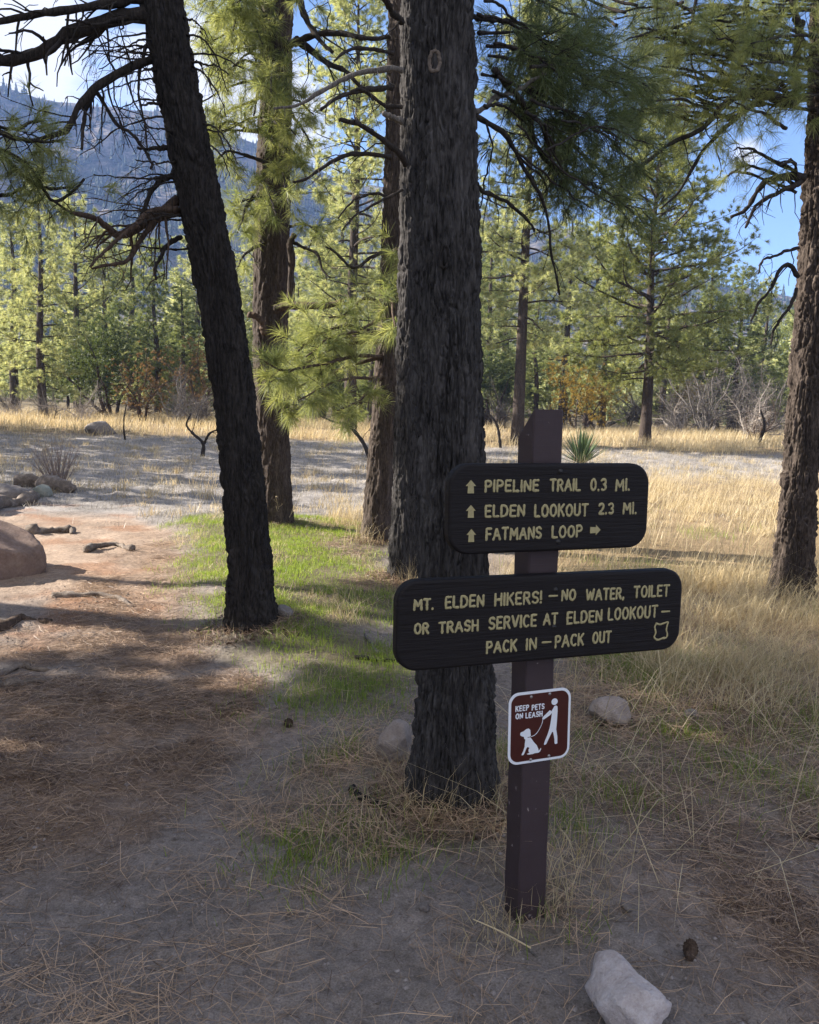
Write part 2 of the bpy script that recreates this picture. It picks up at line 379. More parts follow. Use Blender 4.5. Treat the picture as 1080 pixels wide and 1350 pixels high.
def build_ground():
    r = .7 * 1.0048 ** np.arange(int(math.log(1500 / .7) / math.log(1.0048)) + 1)
    th = np.radians(np.linspace(-96, 96, 660))
    R, TH = np.meshgrid(r, th, indexing='ij'); x = (R * np.sin(TH)).ravel(); y = (R * np.cos(TH) - .5).ravel()
    z = ground_h(x, y)
    Z = zones(x, y)
    dirt = np.array([.215, .188, .172]); litter = np.array([.21, .135, .085]); green = np.array([.11, .095, .045]); dry = np.array([.22, .16, .09])
    stub = np.array([.255, .235, .22]); wood = np.array([.16, .13, .085]); pinkp = np.array([.315, .24, .185])
    n = noise2(x, y, .9, 3, 41)[:, None]; n2 = noise2(x, y, .22, 3, 42)[:, None]
    c = np.tile(dirt, (len(x), 1))
    def mixin(c, col, m): m = np.clip(m, 0, 1)[:, None]; return c * (1 - m) + col * m
    c = mixin(c, pinkp, Z['path'] * sstep(5.5, 7, y))
    meadow = sstep(9.6, 10.6, y + .5 * noise2(x, y, 1.2, 2, 43)) * (1 - Z['path'] * sstep(0, 1, 11.5 - y))
    c = mixin(c, stub, meadow)
    c = mixin(c, litter, .68 * Z['litter'])
    c = mixin(c, green, .75 * Z['green'] * (1 - .8 * Z['litter']))
    c = mixin(c, np.array([.20, .165, .125]), .6 * Z['neargr'])
    c = mixin(c, dry, np.maximum(Z['dry'], Z['strip']) * .9)
    c = mixin(c, wood, sstep(46, 60, y))
    hum = noise2(x, y, .30, 3, 11)[:, None]
    c *= 1 + .25 * n + .28 * n2 + .25 * np.clip(hum, -1, 1) * meadow[:, None]
    duff = (sstep(.05, .45, noise2(x, y, .5, 4, 47)) * Z['path'] * sstep(4.3, 5.2, y) * .65)[:, None]; c = c * (1 - duff) + np.array([.25, .135, .08]) * duff
    g, k = len(r), len(th)
    i = np.arange(g - 1)[:, None] * k; j = np.arange(k - 1)[None]
    Q = np.stack([i + j, i + j + 1, i + k + j + 1, i + k + j], -1).reshape(-1, 4)[:, ::-1]
    o = mk('ground', np.stack([x, y, z], 1), Q, M_SOIL, None, True, {'soil': np.clip(c, .01, 1)})
    tag(o, kind='structure')
build_ground()
ROOTS = {}

# ------------------------------------------------------------------ the sign post
PX, PY, YAW, PS, LEAN, LEANF = 0.40399, 2.43844, 0.35638, 0.0972, -0.01226, -0.01203
SO = np.array([PX, PY, 0.0]); SU = np.array([math.cos(YAW), math.sin(YAW), 0]); SN = np.array([math.sin(YAW), -math.cos(YAW), 0]); SW = np.array([0, 0, 1.]) + LEAN * SU + LEANF * SN
def mat_paint(name, base, worn, amt, rough=.5, seams=(), bstr=.25):
    m, t, o = new_mat(name); c = N(t, 'ShaderNodeTexCoord'); mp_ = N(t, 'ShaderNodeMapping'); mp_.inputs['Scale'].default_value = (6, 6, 120)
    t.links.new(c.outputs['Object'], mp_.inputs[0])
    grain = noise_node(t, 1.0, 6, .65, mp_.outputs[0], .3)
    blot = noise_node(t, 14, 6, .7, c.outputs['Object']); spots = noise_node(t, 55, 3, .6, c.outputs['Object'])
    col = mixc(t, math_node(t, 'MULTIPLY', blot.outputs[0], .7), base, tuple(min(1, x * 1.8 + .004) for x in base))
    chip = N(t, 'ShaderNodeMapRange'); chip.inputs['From Min'].default_value = 1 - amt; chip.inputs['From Max'].default_value = 1 - amt + .035
    mx_ = math_node(t, 'ADD', math_node(t, 'MULTIPLY', spots.outputs[0], .6), math_node(t, 'MULTIPLY', blot.outputs[0], .4))
    t.links.new(mx_, chip.inputs['Value'])
    col = mixc(t, chip.outputs[0], col, worn)
    h = grain.outputs[0]
    if seams:
        sp = N(t, 'ShaderNodeSeparateXYZ'); t.links.new(c.outputs['Object'], sp.inputs[0])
        for s in seams:
            d = math_node(t, 'ABSOLUTE', math_node(t, 'SUBTRACT', math_node(t, 'ADD', sp.outputs['Z'], math_node(t, 'MULTIPLY', grain.outputs[0], .002)), s + .001))
            k = math_node(t, 'MULTIPLY', math_node(t, 'LESS_THAN', d, .0011), 1.5)
            h = math_node(t, 'SUBTRACT', h, k)
    principled(t, o, col, rough, .2, h, bstr, .004); return m
M_POST = mat_paint('post_brown_paint', (.034, .0235, .026), (.26, .22, .205), .365, .6)
M_BOARD = mat_paint('board_brown_black', (.0052, .0036, .004), (.07, .062, .062), .30, .6, (1.303, 1.235, 1.020), .9)
def mat_simple(name, col, rough=.6, metal=0., var=.15, sc=60):
    m, t, o = new_mat(name); v = obj_vec(t); n = noise_node(t, sc, 5, .65, v)
    c = mixc(t, n.outputs[0], tuple(x * (1 - var) for x in col), tuple(min(1, x * (1 + var)) for x in col))
    p = principled(t, o, c, rough, .4); p.inputs['Metallic'].default_value = metal; return m
M_LETTER = mat_simple('routed_yellow_paint', (.31, .265, .135), .7, 0, .45, 120)
M_PETBROWN = mat_simple('reflective_brown', (.050, .0095, .0065), .35, 0, .2)
M_PETWHITE = mat_simple('reflective_white', (.66, .68, .72), .35, 0, .08, 140)
M_STEEL = mat_simple('screw_steel', (.30, .28, .27), .4, .8, .3)
M_BOLT = mat_simple('bolt_black', (.02, .018, .018), .45, .3, .3)
def sp(u, v, n): return SO + SU * u + SW * v + SN * n
def rrect(w_, h_, r, seg=10):
    pts = []
    for (cx, cy, a0) in ((w_ / 2 - r, h_ / 2 - r, 0), (-w_ / 2 + r, h_ / 2 - r, 90), (-w_ / 2 + r, -h_ / 2 + r, 180), (w_ / 2 - r, -h_ / 2 + r, 270)):
        for k in range(seg + 1):
            a = math.radians(a0 + 90 * k / seg); pts.append((cx + r * math.cos(a), cy + r * math.sin(a)))
    return np.array(pts)
def board_piece(name, uo, vc, w_, h_, roll, n0, n1, rad, edge, mat, parent, nseg=4):
    rings = []
    for k in range(nseg + 1):
        a = math.pi / 2 * k / nseg; rings.append((edge * (1 - math.sin(a)), n0 + edge * (1 - math.cos(a))))
    for k in range(nseg + 1):
        a = math.pi / 2 * k / nseg; rings.append((edge * (1 - math.cos(a)), n1 - edge * (1 - math.sin(a))))
    V = []
    for ins, n_ in rings:
        p = rrect(w_ - 2 * ins, h_ - 2 * ins, max(rad - ins, .002))
        c, s = math.cos(roll), math.sin(roll)
        for (a, b) in p: V.append(sp(uo + a * c - b * s, vc + a * s + b * c, n_))
    m = len(V) // len(rings); F = []
    i = np.arange(len(rings) - 1)[:, None] * m; j = np.arange(m)[None]; k2 = (j + 1) % m
    Q = np.stack([i + j, i + k2, i + m + k2, i + m + j], -1).reshape(-1, 4)
    o = mk(name, V, [Q, np.arange(m)[::-1][None], (np.arange(m) + (len(rings) - 1) * m)[None]], mat, parent)
    return o
def arc(cx, cy, rx, ry, a0, a1, n=9):
    return [(cx + rx * math.cos(math.radians(a0 + (a1 - a0) * k / (n - 1))), cy + ry * math.sin(math.radians(a0 + (a1 - a0) * k / (n - 1)))) for k in range(n)]
GL = {
 'A': (.72, [[(0, 0), (.36, 1), (.72, 0)], [(.14, .34), (.58, .34)]]),
 'C': (.58, [arc(.32, .5, .32, .5, 50, 310, 15)]),
 'D': (.60, [[(0, 0), (0, 1), (.22, 1)] + arc(.22, .5, .38, .5, 80, -80, 11) + [(.22, 0), (0, 0)]]),
 'E': (.48, [[(.48, 1), (0, 1), (0, 0), (.48, 0)], [(0, .52), (.4, .52)]]),
 'F': (.48, [[(.48, 1), (0, 1), (0, 0)], [(0, .5), (.4, .5)]]),
 'H': (.58, [[(0, 0), (0, 1)], [(.58, 0), (.58, 1)], [(0, .5), (.58, .5)]]),
 'I': (.0, [[(0, 0), (0, 1)]]),
 'K': (.56, [[(0, 0), (0, 1)], [(.54, 1), (.02, .42)], [(.18, .6), (.56, 0)]]),
 'L': (.46, [[(0, 1), (0, 0), (.46, 0)]]),
 'M': (.78, [[(0, 0), (.06, 1), (.39, .3), (.72, 1), (.78, 0)]]),
 'N': (.58, [[(0, 0), (0, 1), (.58, 0), (.58, 1)]]),
 'O': (.62, [arc(.31, .5, .31, .5, 90, 450, 21)]),
 'P': (.52, [[(0, 0), (0, 1), (.26, 1)] + arc(.26, .74, .26, .26, 80, -80, 9) + [(.26, .48), (0, .48)]]),
 'R': (.56, [[(0, 0), (0, 1), (.26, 1)] + arc(.26, .75, .26, .25, 80, -80, 9) + [(.26, .5), (0, .5)], [(.26, .5), (.56, 0)]]),
 'S': (.54, [[(.52, .86)] + arc(.27, .75, .25, .25, 50, 250, 9) + [(.27, .51)] + arc(.27, .25, .27, .25, 70, -130, 9) + [(.02, .12)]]),
 'T': (.60, [[(0, 1), (.6, 1)], [(.3, 1), (.3, 0)]]),
 'U': (.56, [[(0, 1), (0, .28)] + arc(.28, .28, .28, .28, 190, 350, 9) + [(.56, .28), (.56, 1)]]),
 'V': (.64, [[(0, 1), (.32, 0), (.64, 1)]]),
 'W': (.9, [[(0, 1), (.2, 0), (.45, .8), (.7, 0), (.9, 1)]]),
 '0': (.5, [arc(.25, .5, .25, .5, 90, 450, 19)]),
 '2': (.5, [arc(.25, .74, .25, .26, 160, -30, 9) + [(.3, .35), (0, 0), (.5, 0)]]),
 '3': (.5, [[(.02, .88)] + arc(.24, .75, .24, .25, 120, -70, 9) + [(.22, .52)] + arc(.24, .25, .26, .25, 80, -130, 9)]),
 '.': (.0, [[(0, 0), (0, .04)]]), ',': (.06, [[(.06, .04), (0, -.14)]]), '!': (.0, [[(0, .3), (0, 1)], [(0, 0), (0, .03)]]),
}
def stroke(mb, pts3, r, normal, rng, flat=.32):
    """one rounded routed stroke, half sunk in the face"""
    pts3 = np.asarray(pts3, float); n = len(pts3)
    T = unit(np.gradient(pts3, axis=0)); S = np.cross(T, normal)
    # rounded ends
    ext0 = [pts3[0] - T[0] * r * k for k in (.98, .8, .45)]; rr0 = [r * .2, r * .6, r * .9]
    ext1 = [pts3[-1] + T[-1] * r * k for k in (.45, .8, .98)]; rr1 = [r * .9, r * .6, r * .2]
    P = np.vstack([ext0, pts3, ext1]); TT = np.vstack([[T[0]] * 3, T, [T[-1]] * 3]); SS = unit(np.cross(TT, normal))
    R = np.concatenate([rr0, r * (1 + .13 * rng.standard_normal(n)), rr1])
    th = np.arange(8) * np.pi / 4
    V = P[:, None] + R[:, None, None] * (np.cos(th)[None, :, None] * SS[:, None] + flat * np.sin(th)[None, :, None] * normal[None, None])
    V = V.reshape(-1, 3); m = len(P)
    i = np.arange(m - 1)[:, None] * 8; j = np.arange(8)[None]; k = (j + 1) % 8
    mb.add(V, np.stack([i + j, i + k, i + 8 + k, i + 8 + j], -1).reshape(-1, 4))
def resample(p, n):
    p = np.asarray(p, float); d = np.concatenate([[0], np.cumsum(np.linalg.norm(np.diff(p, axis=0), axis=1))])
    t = np.linspace(0, d[-1], n); return np.stack([np.interp(t, d, p[:, k]) for k in range(p.shape[1])], 1)
def word(mb, text, u0, u1, vc, h, r, tr, nrm, rng, gap=.30, jit=.012):
    ws = [GL[c][0] for c in text]; rw = r / h
    tot = sum(ws) + gap * (len(text) - 1); sx = (u1 - u0 - 2 * r) / max(tot * h, 1e-6) if tot > 0 else 1
    u = u0 + r; hh = h - 2 * r
    for c, wd in zip(text, ws):
        jv = rng.normal(0, jit) * h
        for st in GL[c][1]:
            q = np.array(st, float)
            P = np.stack([u + q[:, 0] * h * sx, vc - hh / 2 + q[:, 1] * hh + jv], 1)
            L = np.linalg.norm(np.diff(P, axis=0), axis=1).sum()
            P = resample(P, max(3, int(L / (r * .9)))); P += rng.normal(0, r * .05, P.shape)
            stroke(mb, [tr(a, b) for a, b in P], r, nrm, rng)
        u += (wd + gap) * h * sx
def flat_shape(name, poly, tr, n0, n1, mat, parent):
    """a thin raised plate in the outline poly (u, v)"""
    bm = bmesh.new(); loc = np.array(parent.location) if parent.parent is None else np.array(parent.parent.location)
    vs = [bm.verts.new(tr(a, b, n1) - loc) for a, b in poly]; f = bm.faces.new(vs)
    r_ = bmesh.ops.extrude_face_region(bm, geom=[f])
    for v in [g for g in r_['geom'] if isinstance(g, bmesh.types.BMVert)]: v.co -= Vector(SN * (n1 - n0))
    bmesh.ops.recalc_face_normals(bm, faces=bm.faces)
    bmesh.ops.triangulate(bm, faces=[f for f in bm.faces if len(f.verts) > 4])
    me = bpy.data.meshes.new(name); bm.to_mesh(me); bm.free()
    return obj(name, me, mat, parent)
def under(o, parent, root):
    """hang a sub-part under a part (parts sit at their thing's origin)"""
    o.parent = parent; return o
def build_sign():
    rng = np.random.default_rng(5)
    root = thing('trail_sign', SO, 'brown wooden trail sign post carrying two routed boards and a small leash sign', 'trail sign')
    # post: square timber with eased edges, top sawn sloping to the back
    hw = PS / 2; e = .004
    ring = [(-hw + e, -hw), (hw - e, -hw), (hw, -hw + e), (hw, hw - e), (hw - e, hw), (-hw + e, hw), (-hw, hw - e), (-hw, -hw + e)]   # (u, depth from front)
    V = []; zs = list(np.linspace(-.2, 1.45, 24))
    for z in zs:
        for (a, b) in ring: V.append(sp(a + rng.normal(0, .0007), z, -b + rng.normal(0, .0007)))
    for (a, b) in ring: V.append(sp(a, 1.588 - (b + hw) * .92, -b))
    m = 8; g = len(zs) + 1
    i = np.arange(g - 1)[:, None] * m; j = np.arange(m)[None]; k = (j + 1) % m
    Q = np.stack([i + j, i + k, i + m + k, i + m + j], -1).reshape(-1, 4)
    mk('post', V, [Q, (np.arange(m) + (g - 1) * m)[None]], M_POST, root)
    nails = MB()
    face = PS / 2 + .04
    specs = ((.0034, 1.30623, .6575, .2555, .00256, 'direction_board'), (.0002, .97994, .9501, .2579, -.00658, 'notice_board'))
    W0 = [("^", -.2809, -.2494, .0648, .037), ("PIPELINE", -.2232, -.0498, .0655, .0369), ("TRAIL", -.0172, .0878, .0657, .0387), ("0.3", .1188, .1765, .0654, .0393), ("MI.", .2052, .2571, .065, .0389),
          ("^", -.2785, -.2488, -.0045, .0356), ("ELDEN", -.2215, -.0931, -.006, .0379), ("LOOKOUT", -.0646, .1171, -.0078, .0398), ("2.3", .1493, .2057, -.0057, .0371), ("MI.", .2347, .2851, -.0065, .0394),
          ("^", -.2753, -.2463, -.0724, .0368), ("FATMANS", -.2172, -.0363, -.0707, .0392), ("LOOP", -.0054, .0997, -.0713, .0393), (">", .1247, .1604, -.0689, .031)]
    W1 = [("MT.", -.4288, -.3674, .0619, .0359), ("ELDEN", -.3346, -.2117, .063, .0383), ("HIKERS!", -.1812, -.026, .0634, .0402), ("-", -.0057, .0279, .0655, .0053), ("NO", .0378, .0891, .0647, .0376), ("WATER,", .1215, .2591, .0626, .0391), ("TOILET", .2906, .425, .0629, .0401),
          ("OR", -.4256, -.379, -.007, .0353), ("TRASH", -.3524, -.2269, -.0081, .036), ("SERVICE", -.1976, -.0396, -.0048, .0404), ("AT", -.0203, .0313, -.0039, .0384), ("ELDEN", .0591, .1842, -.0044, .0409), ("LOOKOUT", .2024, .3854, -.0015, .0418), ("-", .3961, .4318, -.0041, .0057),
          ("PACK", -.2026, -.1017, -.0758, .0396), ("IN", -.0739, -.0367, -.0756, .0384), ("-", -.0222, .0126, -.0734, .0054), ("PACK", .0224, .1239, -.0738, .0409), ("OUT", .1513, .2205, -.0715, .0397), ("#", .3706, .4306, -.0661, .0618)]
    for (uo, vc, bw, bh, roll, nm), words_ in zip(specs, (W0, W1)):
        bo = board_piece(nm, uo, vc, bw, bh, roll, PS / 2 + .0005, face, .062, .009, M_BOARD, root)
        cR, sR = math.cos(roll), math.sin(roll)
        tr = lambda a, b, n_=face + .0003: sp(uo + a * cR - b * sR, vc + a * sR + b * cR, n_)
        r = .0037
        for t_, u0, u1, v0, h in words_:
            if t_ == '-':
                mb = MB(); stroke(mb, [tr(a, v0) for a in np.linspace(u0 + r, u1 - r, 9)], r * .8, SN, rng); mb.build('dash', M_LETTER, root).parent = bo
            elif t_ in '^>':
                uc, hw_, hh = (u0 + u1) / 2, (u1 - u0) / 2, h / 2
                pts = [(0, 1), (1, .1), (.55, .1), (.62, -1), (-.62, -1), (-.55, .1), (-1, .1)]
                if t_ == '>': P = [(uc + b * hw_, v0 - a * hh) for a, b in pts]
                else: P = [(uc + a * hw_, v0 + b * hh) for a, b in pts]
                flat_shape('arrow', P, lambda a, b, n_: tr(a, b, n_), face - .002, face + .0012, M_LETTER, bo)
            elif t_ == '#':
                uc, hw_, hh = (u0 + u1) / 2, (u1 - u0) / 2 - r, h / 2 - r
                P = smooth_path([(-.72, .95), (-.2, .80), (.3, .9), (.92, 1), (.86, .6), (.78, .1), (.95, -.4), (.82, -.8), (.3, -.86), (-.35, -1), (-.72, -.85), (-.9, -.6), (-.72, -.1), (-.9, .5), (-.72, .95)], 60)
                em = MB(); stroke(em, [tr(uc + a * hw_, v0 + b * hh) for a, b in P], r * .85, SN, rng)
                em.build('shield_emblem', M_LETTER, root).parent = bo
            else:
                mb = MB(); word(mb, t_, u0, u1, v0, h, r, tr, SN, rng); mb.build('lettering', M_LETTER, root).parent = bo
        for (bu, bv) in ((.018, bh / 2 - .022 if nm == 'direction_board' else .083), (.018, -.028 if nm == 'notice_board' else -.1)):
            bb = MB(); c0 = tr(bu, bv, face - .002)
            rings = [c0 + SN * d for d in (0, .003, .0055)]
            V, Qb, Tb = tube(rings, [.0085, .008, .004], 10); bb.add(V, Qb, Tb)
            bb.build('bolt', M_BOLT, root).parent = bo
    # leash sign
    uo, vc, bw, bh, roll = .0029, .63256, .2130, .2262, .01035
    n0 = PS / 2 + .0006; n1 = n0 + .0025
    bo = board_piece('leash_sign', uo, vc, bw, bh, roll, n0, n1, .034, .0008, M_PETWHITE, root, 2)
    cR, sR = math.cos(roll), math.sin(roll)
    tr = lambda a, b, n_=n1 + .0012: sp(uo + a * cR - b * sR, vc + a * sR + b * cR, n_)
    pn = board_piece('brown_panel', uo, vc, bw - .0165, bh - .0165, roll, n1 - .0005, n1 + .0006, .027, .0002, M_PETBROWN, root, 1); pn.parent = bo
    for t_, u0, u1, v0, h in (("KEEP", -.0846, -.038, .0640, .0188), ("PETS", -.0295, .0146, .0620, .0188), ("ON", -.0838, -.0583, .0402, .0188), ("LEASH", -.0502, .0086, .0392, .0188)):
        wd = MB(); word(wd, t_, u0, u1, v0, h, .00185, lambda a, b: tr(a, b, n1 + .0007), SN, rng, .34, 0)
        wd.build('lettering', M_PETWHITE, root).parent = bo
    person = [(.0389, .0426), (.0492, .0586), (.0545, .0597), (.0595, .0555), (.06, .0402), (.0588, .0083), (.0568, -.0162), (.0616, -.0391), (.0623, -.0628), (.0561, -.064), (.0528, -.0616), (.0518, -.0478), (.0468, -.0248), (.043, -.0231), (.0358, -.0358), (.0231, -.0601), (.0173, -.0618), (.0156, -.0591), (.02, -.0461), (.0276, -.0298), (.0338, -.0108), (.0377, .0108), (.0407, .0375), (.0339, .031), (.0129, .02), (.0075, .0224), (.0094, .0278), (.0335, .047)]
    dog = [(-.0667, -.0165), (-.065, -.0118), (-.0551, -.0094), (-.0461, -.0033), (-.0382, -.0025), (-.0328, -.0074), (-.0305, -.0272), (-.0322, -.0307), (-.0268, -.0375), (-.0199, -.0478), (-.009, -.0595), (-.0033, -.0726), (-.0026, -.0777), (.0016, -.0753), (.0052, -.0688), (.0061, -.0739), (.0023, -.0808), (-.003, -.0838), (-.0163, -.0837), (-.0216, -.0854), (-.0348, -.0856), (-.0422, -.0836), (-.0415, -.0817), (-.0336, -.0808), (-.0372, -.0742), (-.0366, -.0681), (-.034, -.0648), (-.0407, -.0602), (-.0446, -.0646), (-.0508, -.0785), (-.0538, -.0842), (-.0599, -.0846), (-.0599, -.0809), (-.0549, -.0718), (-.0507, -.0589), (-.0502, -.0467), (-.0486, -.0371), (-.0532, -.0316), (-.0534, -.0267), (-.06, -.0247), (-.0653, -.0215)]
    head = [(.0488 + .0108 * math.cos(a), .0722 + .0104 * math.sin(a)) for a in np.linspace(0, 2 * np.pi, 18, endpoint=False)]
    w3 = lambda a, b, n_: tr(a, b, n_)
    flat_shape('walker_pictogram', person, w3, n1, n1 + .0012, M_PETWHITE, bo); flat_shape('head_pictogram', head, w3, n1, n1 + .0012, M_PETWHITE, bo); flat_shape('dog_pictogram', dog, w3, n1, n1 + .0012, M_PETWHITE, bo)
    ls = MB(); stroke(ls, [tr(a, b, n1 + .0007) for a, b in smooth_path([(.0096, .0204), (.0078, .0096), (.0015, -.0043), (-.0074, -.0179), (-.0178, -.0264), (-.0288, -.0292)], 24)], .0010, SN, rng)
    ls.build('leash_pictogram', M_PETWHITE, root).parent = bo
    cl = MB(); stroke(cl, [tr(a, b, n1 + .0012) for a, b in ((-.0408, -.0304), (-.0355, -.0300), (-.0304, -.0290))], .0012, SN, rng)
    cl.build('collar_pictogram', M_PETBROWN, root).parent = bo
    for (a, b) in ((-.032, .0965), (.0314, .099), (-.0291, -.1024), (.0342, -.0993)):
        s_ = MB(); c0 = tr(a, b, n1); V, Qb, Tb = tube([c0 - SN * .001, c0 + SN * .002, c0 + SN * .0032], [.0052, .005, .0028], 10); s_.add(V, Qb, Tb)
        s_.build('screw', M_STEEL, root).parent = bo
build_sign()

# ------------------------------------------------------------------ trees near the camera
def trunk_mesh(name, pts, rad, mat, parent, na=140, dz=.012, depth=.014, cell=.05, seed=0, flare=(.0, .3), z0=None):
    """bark-covered trunk: a tapered, leaning column whose plates and furrows are real relief"""
    pts = np.asarray(pts, float); rad = np.asarray(rad, float)
    L = np.linalg.norm(np.diff(pts, axis=0), axis=1).sum(); n = max(20, int(L / dz))
    P = smooth_path(pts, n); u = np.linspace(0, 1, n); ub = np.concatenate([[0], np.cumsum(np.linalg.norm(np.diff(pts, axis=0), axis=1))]); R = np.interp(u, np.linspace(0, 1, len(rad)), rad)
    s = u * L; th = np.linspace(0, 2 * np.pi, na, endpoint=False)
    rng = np.random.default_rng(seed)
    lob = sum(rng.uniform(.2, .5) * np.cos(k * th + rng.uniform(0, 6)) for k in (2, 3, 5)) * .5
    FL = flare[0] * np.exp(-s / flare[1])
    Rr = R[:, None] * (1 + FL[:, None] * (1 + lob[None])) * (1 + .03 * np.cos(2 * th + 1)[None])
    C = np.cos(th)[None]; S = np.sin(th)[None]
    X = R[:, None] * C; Y = R[:, None] * S; Zs = np.broadcast_to(s[:, None], X.shape)
    q = np.stack([X.ravel(), Y.ravel(), Zs.ravel()], 1)
    wp = np.stack([vnoise(q * np.array([9, 9, 5.]) + k, seed + k) for k in (3, 5)], 1)
    g = q / np.array([cell * .85, cell * .85, cell * 8.]); g[:, 0] += wp[:, 0] * .8; g[:, 1] += wp[:, 1] * .8; g[:, 2] += wp[:, 0] * .5
    F1, F2, ID = worley(g, seed)
    b1, b2, _b = worley(q / np.array([cell * 1.1, cell * 1.1, cell * 2.6]) + wp[:, [1, 0, 1]] * .9, seed + 90)
    d = sstep(.02, .34, F2 - F1) * (.55 + .45 * sstep(0, .16, b2 - b1))
    g2 = q / np.array([cell * .36, cell * .36, cell * 2.6]) + wp[:, [0, 1, 0]] * .7
    f1, f2, id2 = worley(g2, seed + 50)
    d2 = sstep(0, .4, f2 - f1)
    ridg = fbm(q / np.array([cell * .9, cell * .9, cell * 5.]), 3, seed + 4)
    disp = depth * (d * (.45 + .7 * ID) - .6 + .45 * d2 * d * (.5 + id2) + .55 * ridg + .5 * fbm(q / np.array([.010, .010, .035]), 3, seed + 8, .7))
    Rr = Rr + disp.reshape(Rr.shape)
    V = np.stack([P[:, 0:1] + Rr * C, P[:, 1:2] + Rr * S, np.broadcast_to(P[:, 2:3], Rr.shape)], -1).reshape(-1, 3)
    i = np.arange(n - 1)[:, None] * na; j = np.arange(na)[None]; k = (j + 1) % na
    Q = np.stack([i + j, i + k, i + na + k, i + na + j], -1).reshape(-1, 4)
    tint = .35 + .5 * ID + .3 * (id2 - .5)
    return mk(name, V, Q, mat, parent, True, {'tint': np.clip(tint, 0, 1)})
def needles(tp, td, n, L, W, rng, bend=True, tight=.0):
    """bunches of long needles: tp, td are the twig tips and their directions"""
    tp = np.repeat(np.asarray(tp), n, 0); td = unit(np.repeat(np.asarray(td), n, 0)); m = len(tp)
    r = unit(rng.standard_normal((m, 3))); perp = unit(r - (r * td).sum(1)[:, None] * td)
    a = np.radians(rng.uniform(8, 78 - 40 * tight, m))[:, None]
    d = unit(td * np.cos(a) + perp * np.sin(a)); b = tp - td * (rng.uniform(0, .55, m) * L)[:, None]
    ln = (L * rng.uniform(.65, 1.1, m))[:, None]
    side = unit(np.cross(d, rng.standard_normal((m, 3)))) * (W / 2)
    tint = np.clip(np.repeat(rng.uniform(.1, .8, m // n), n) + rng.normal(0, .16, m), 0, 1)
    if bend:
        mid = b + d * ln * .55; tip = b + d * ln + np.array([0, 0, -1.]) * ln * .14
        V = np.stack([b - side, b + side, mid + side * .9, mid - side * .9, tip], 1).reshape(-1, 3)
        k = np.arange(m)[:, None] * 5
        return V, k + np.array([[0, 1, 2, 3]]), k + np.array([[3, 2, 4]]), np.repeat(tint, 5)
    tip = b + d * ln + np.array([0, 0, -1.]) * ln * .1
    V = np.stack([b - side, b + side, tip], 1).reshape(-1, 3); k = np.arange(m)[:, None] * 3
    return V, None, k + np.array([[0, 1, 2]]), np.repeat(tint, 3)
def wander(p, d, L, n, rng, wob, grav, upturn=0.):
    """a crooked twig"""
    pts = [np.array(p, float)]; d = unit(d); st = L / n
    for i in range(n):
        t = i / n
        d = unit(d + rng.standard_normal(3) * wob + np.array([0, 0, -grav * (1 - t) + upturn * t])); pts.append(pts[-1] + d * st)
    return np.array(pts)
def grow(mb, tips, path, r0, r1, rng, dens, tl, grav=.1, wob=.16, leafy=0., start=.12, sides=6, sub=2, up=.0, taper=.45):
    """a limb along path with crooked side twigs; leafy = chance that a twig ends in needles"""
    L = np.linalg.norm(np.diff(path, axis=0), axis=1).sum(); n = len(path)
    mb.add(*tube(path, np.linspace(r0, r1, n) * (1 + .12 * rng.standard_normal(n)), sides), rng.uniform(.3, .9))
    k = max(1, int(L * dens))
    for q in range(k):
        u = start + (1 - start) * (q + rng.random()) / k; i = min(int(u * (n - 1)), n - 2)
        p = path[i] + (path[i + 1] - path[i]) * (u * (n - 1) - i); d = unit(path[i + 1] - path[i])
        x = rng.standard_normal(3); x = unit(x - (x @ d) * d)
        l = tl * rng.uniform(.45, 1.25) * (1 - taper * u); rr = max(.0016, (r0 + (r1 - r0) * u) * rng.uniform(.2, .38))
        tw = wander(p, d * rng.uniform(.3, .9) + x, l, 6, rng, wob, grav, up)
        mb.add(*tube(tw, np.linspace(rr, max(.0012, rr * .35), len(tw)), max(4, sides - 2)), rng.uniform(.2, .9))
        lf = rng.random() < leafy
        if lf: tips.append((tw[-1], tw[-1] - tw[-2]))
        for _ in range(rng.integers(0, sub + 1) if sub else 0):
            j = rng.integers(1, len(tw) - 1); x = unit(rng.standard_normal(3)); s2 = wander(tw[j], unit(tw[j + 1] - tw[j]) * .8 + x * .8, l * rng.uniform(.25, .6), 4, rng, wob * 1.2, grav, up)
            mb.add(*tube(s2, np.linspace(rr * .6, max(.001, rr * .3), len(s2)), 4), rng.uniform(.2, .9))
            if lf: tips.append((s2[-1], s2[-1] - s2[-2]))
def px_path(pts, Y0, Y1, n=22):
    m = len(pts); return smooth_path([at(x, y, Y0 + (Y1 - Y0) * i / (m - 1)) for i, (x, y) in enumerate(pts)], n)
def pxr(wpx, Y): return wpx * Y / F_PX / 2
